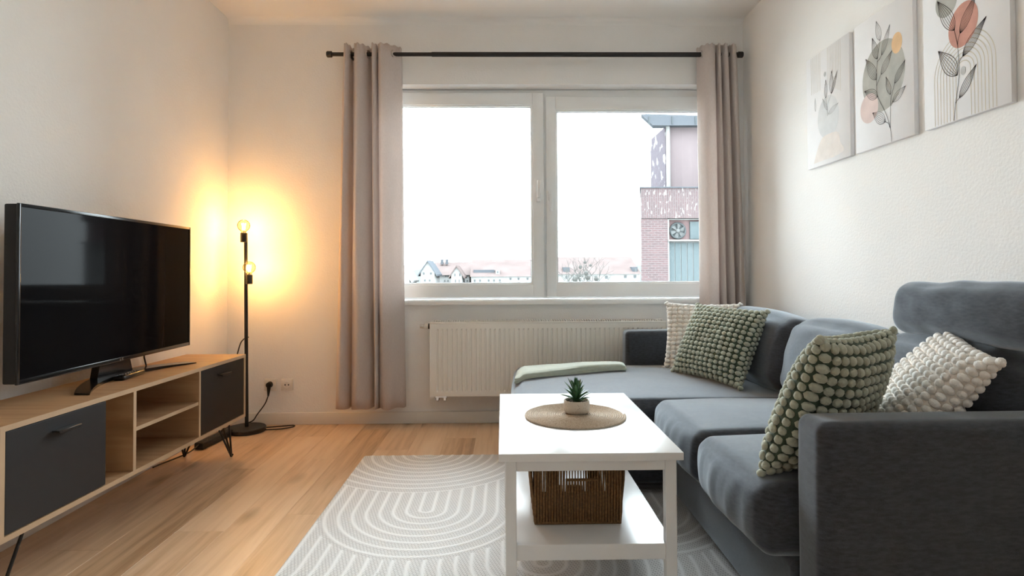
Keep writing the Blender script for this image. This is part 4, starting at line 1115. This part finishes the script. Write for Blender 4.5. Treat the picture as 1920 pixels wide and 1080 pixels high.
gable_house('far_house', 'white house with dark slate pointed roof across the way', 789, 815, 120, 507, 487, 'house_white', 'roof_slate', True, [(795, 512), (808, 512), (797, 525), (806, 525)], 10)
h3 = gable_house('far_house', 'long house with pale red roof behind the white gable', 812, 880, 134, 514, 490, 'house_white', 'roof_red', False, [(836, 517), (840, 517), (876, 517), (834, 526), (840, 526), (876, 526)], 14, 2.5, 3)
gable_house('far_house', 'white gabled house front with pale red roof', 846, 866, 122, 512, 497, 'house_white', 'roof_red', True, [(853, 515), (862, 515), (854, 526), (861, 526)], 9, 2, 5)
h4 = gable_house('far_house', 'long white house with wide red roof left of the window mullion', 884, 1036, 124, 517, 485, 'house_white', 'roof_red', False, [(890, 526), (900, 526), (916, 526), (926, 526), (937, 526), (957, 523), (972, 523), (989, 523), (1003, 523)], 18)
d_ = 124; 
MB().box(bx(887, d_), bx(927, d_), d_ + 1.5, d_ + 7, hz(518, d_), hz(505.5, d_)).build('dormer', 'roof_slate', h4)
dm = MB().box(bx(929, d_), bx(937, d_), d_ + .6, d_ + 5, hz(516, d_), hz(506, d_)).build('dormer', 'house_white', h4)
MB().box(bx(931.5, d_), bx(934.5, d_), d_ + .5, d_ + .62, hz(512, d_), hz(508, d_)).build('window', 'far_window', dm)
for pxc in (829, 838): MB().box(bx(pxc, 139) - .3, bx(pxc, 139) + .3, 138.6, 139.4, hz(495, 139), hz(486, 139)).build('chimney', 'roof_slate', h3)
h5 = gable_house('far_house', 'longest white house with red roof behind the bare trees', 1040, 1200, 126, 513.5, 480.5, 'house_white', 'roof_red', False, [(1062, 521), (1100, 521), (1117.5, 521), (1137, 521), (1173, 520), (1191, 520)], 20, 4.5, 5)
for a_, b2 in ((1057, 1069), (1188, 1198)):
    dm = MB().box(bx(a_, 126), bx(b2, 126), 126.8, 132, hz(513, 126), hz(501.5, 126)).build('dormer', 'roof_slate', h5)
    MB().box(bx(a_ + 3.5, 126), bx(a_ + 8, 126), 126.7, 126.82, hz(510.5, 126), hz(504.5, 126)).build('window', 'far_window', dm)
hl = MB()
vs = []; n = 60
for i in range(n + 1):
    xx = -130 + 330 * i / n; zz = GZ + 12.5 + 2.2 * noise.noise(Vector((i * .21, 3.1, 0))) + (3.5 if i < 22 else 0) * math.exp(-((i - 19) / 5) ** 2) + 4.2 * math.exp(-((xx - 70) / 22) ** 2)
    vs += [(xx, 330, GZ), (xx, 330, zz - 3), (xx, 360, zz), (xx, 400, GZ)]
fs = [(i * 4 + k_, i * 4 + 4 + k_, i * 4 + 5 + k_, i * 4 + 1 + k_) for i in range(n) for k_ in range(3)]
struct(hl.add(vs, fs).build('hills', 'hill_green', smooth=True), 'low pale hills on the horizon')

def bare_tree(label, px, d, top, seed, spread):
    rg = random.Random(seed); base = Vector((bx(px, d), d, GZ)); h = hz(top, d) - GZ
    t = thing('bare_tree', label, 'tree', base, 0, 'bare trees across the way')
    mb = MB(); blobs = []
    def grow(p, dr, ln, r, lv):
        q = p + dr * ln; mid = p.lerp(q, .5) + Vector((rg.uniform(-1, 1), rg.uniform(-1, 1), 0)) * ln * .05
        mb.tube([p, mid, q], [r, r * .8, r * .62], 5)
        if lv == 0: return
        if lv == 1 and rg.random() < .12: blobs.append(q)
        for _ in range(3 if lv > 2 else 2):
            nd = (dr + Vector((rg.uniform(-1, 1), rg.uniform(-1, 1), rg.uniform(-.15, .7))) * spread).normalized()
            grow(q, nd, ln * rg.uniform(.62, .82), r * .58, lv - 1)
    grow(base, Vector((0, 0, 1)), h * .42, .28, 5)
    sc = h / max(1e-6, max(v.z for v in mb.v) - GZ)
    for v in mb.v: v.z = GZ + (v.z - GZ) * sc
    mb.build('branches', 'bark', t, smooth=True)
    for q in blobs[:9]:
        q = Vector((q.x, q.y, GZ + (q.z - GZ) * sc)); r = rg.uniform(.18, .3)
        MB().ellipsoid(q, Vector((r, 0, 0)), Vector((0, r, 0)), Vector((0, 0, r)), 8, 6).build('mistletoe', 'bark', t, smooth=True)
bare_tree('bare tree with mistletoe clumps near the window mullion', 1085, 84, 474, 4, .62)
bare_tree('wide bare bush-like tree beside the red brick building', 1162, 60, 487, 9, .85)
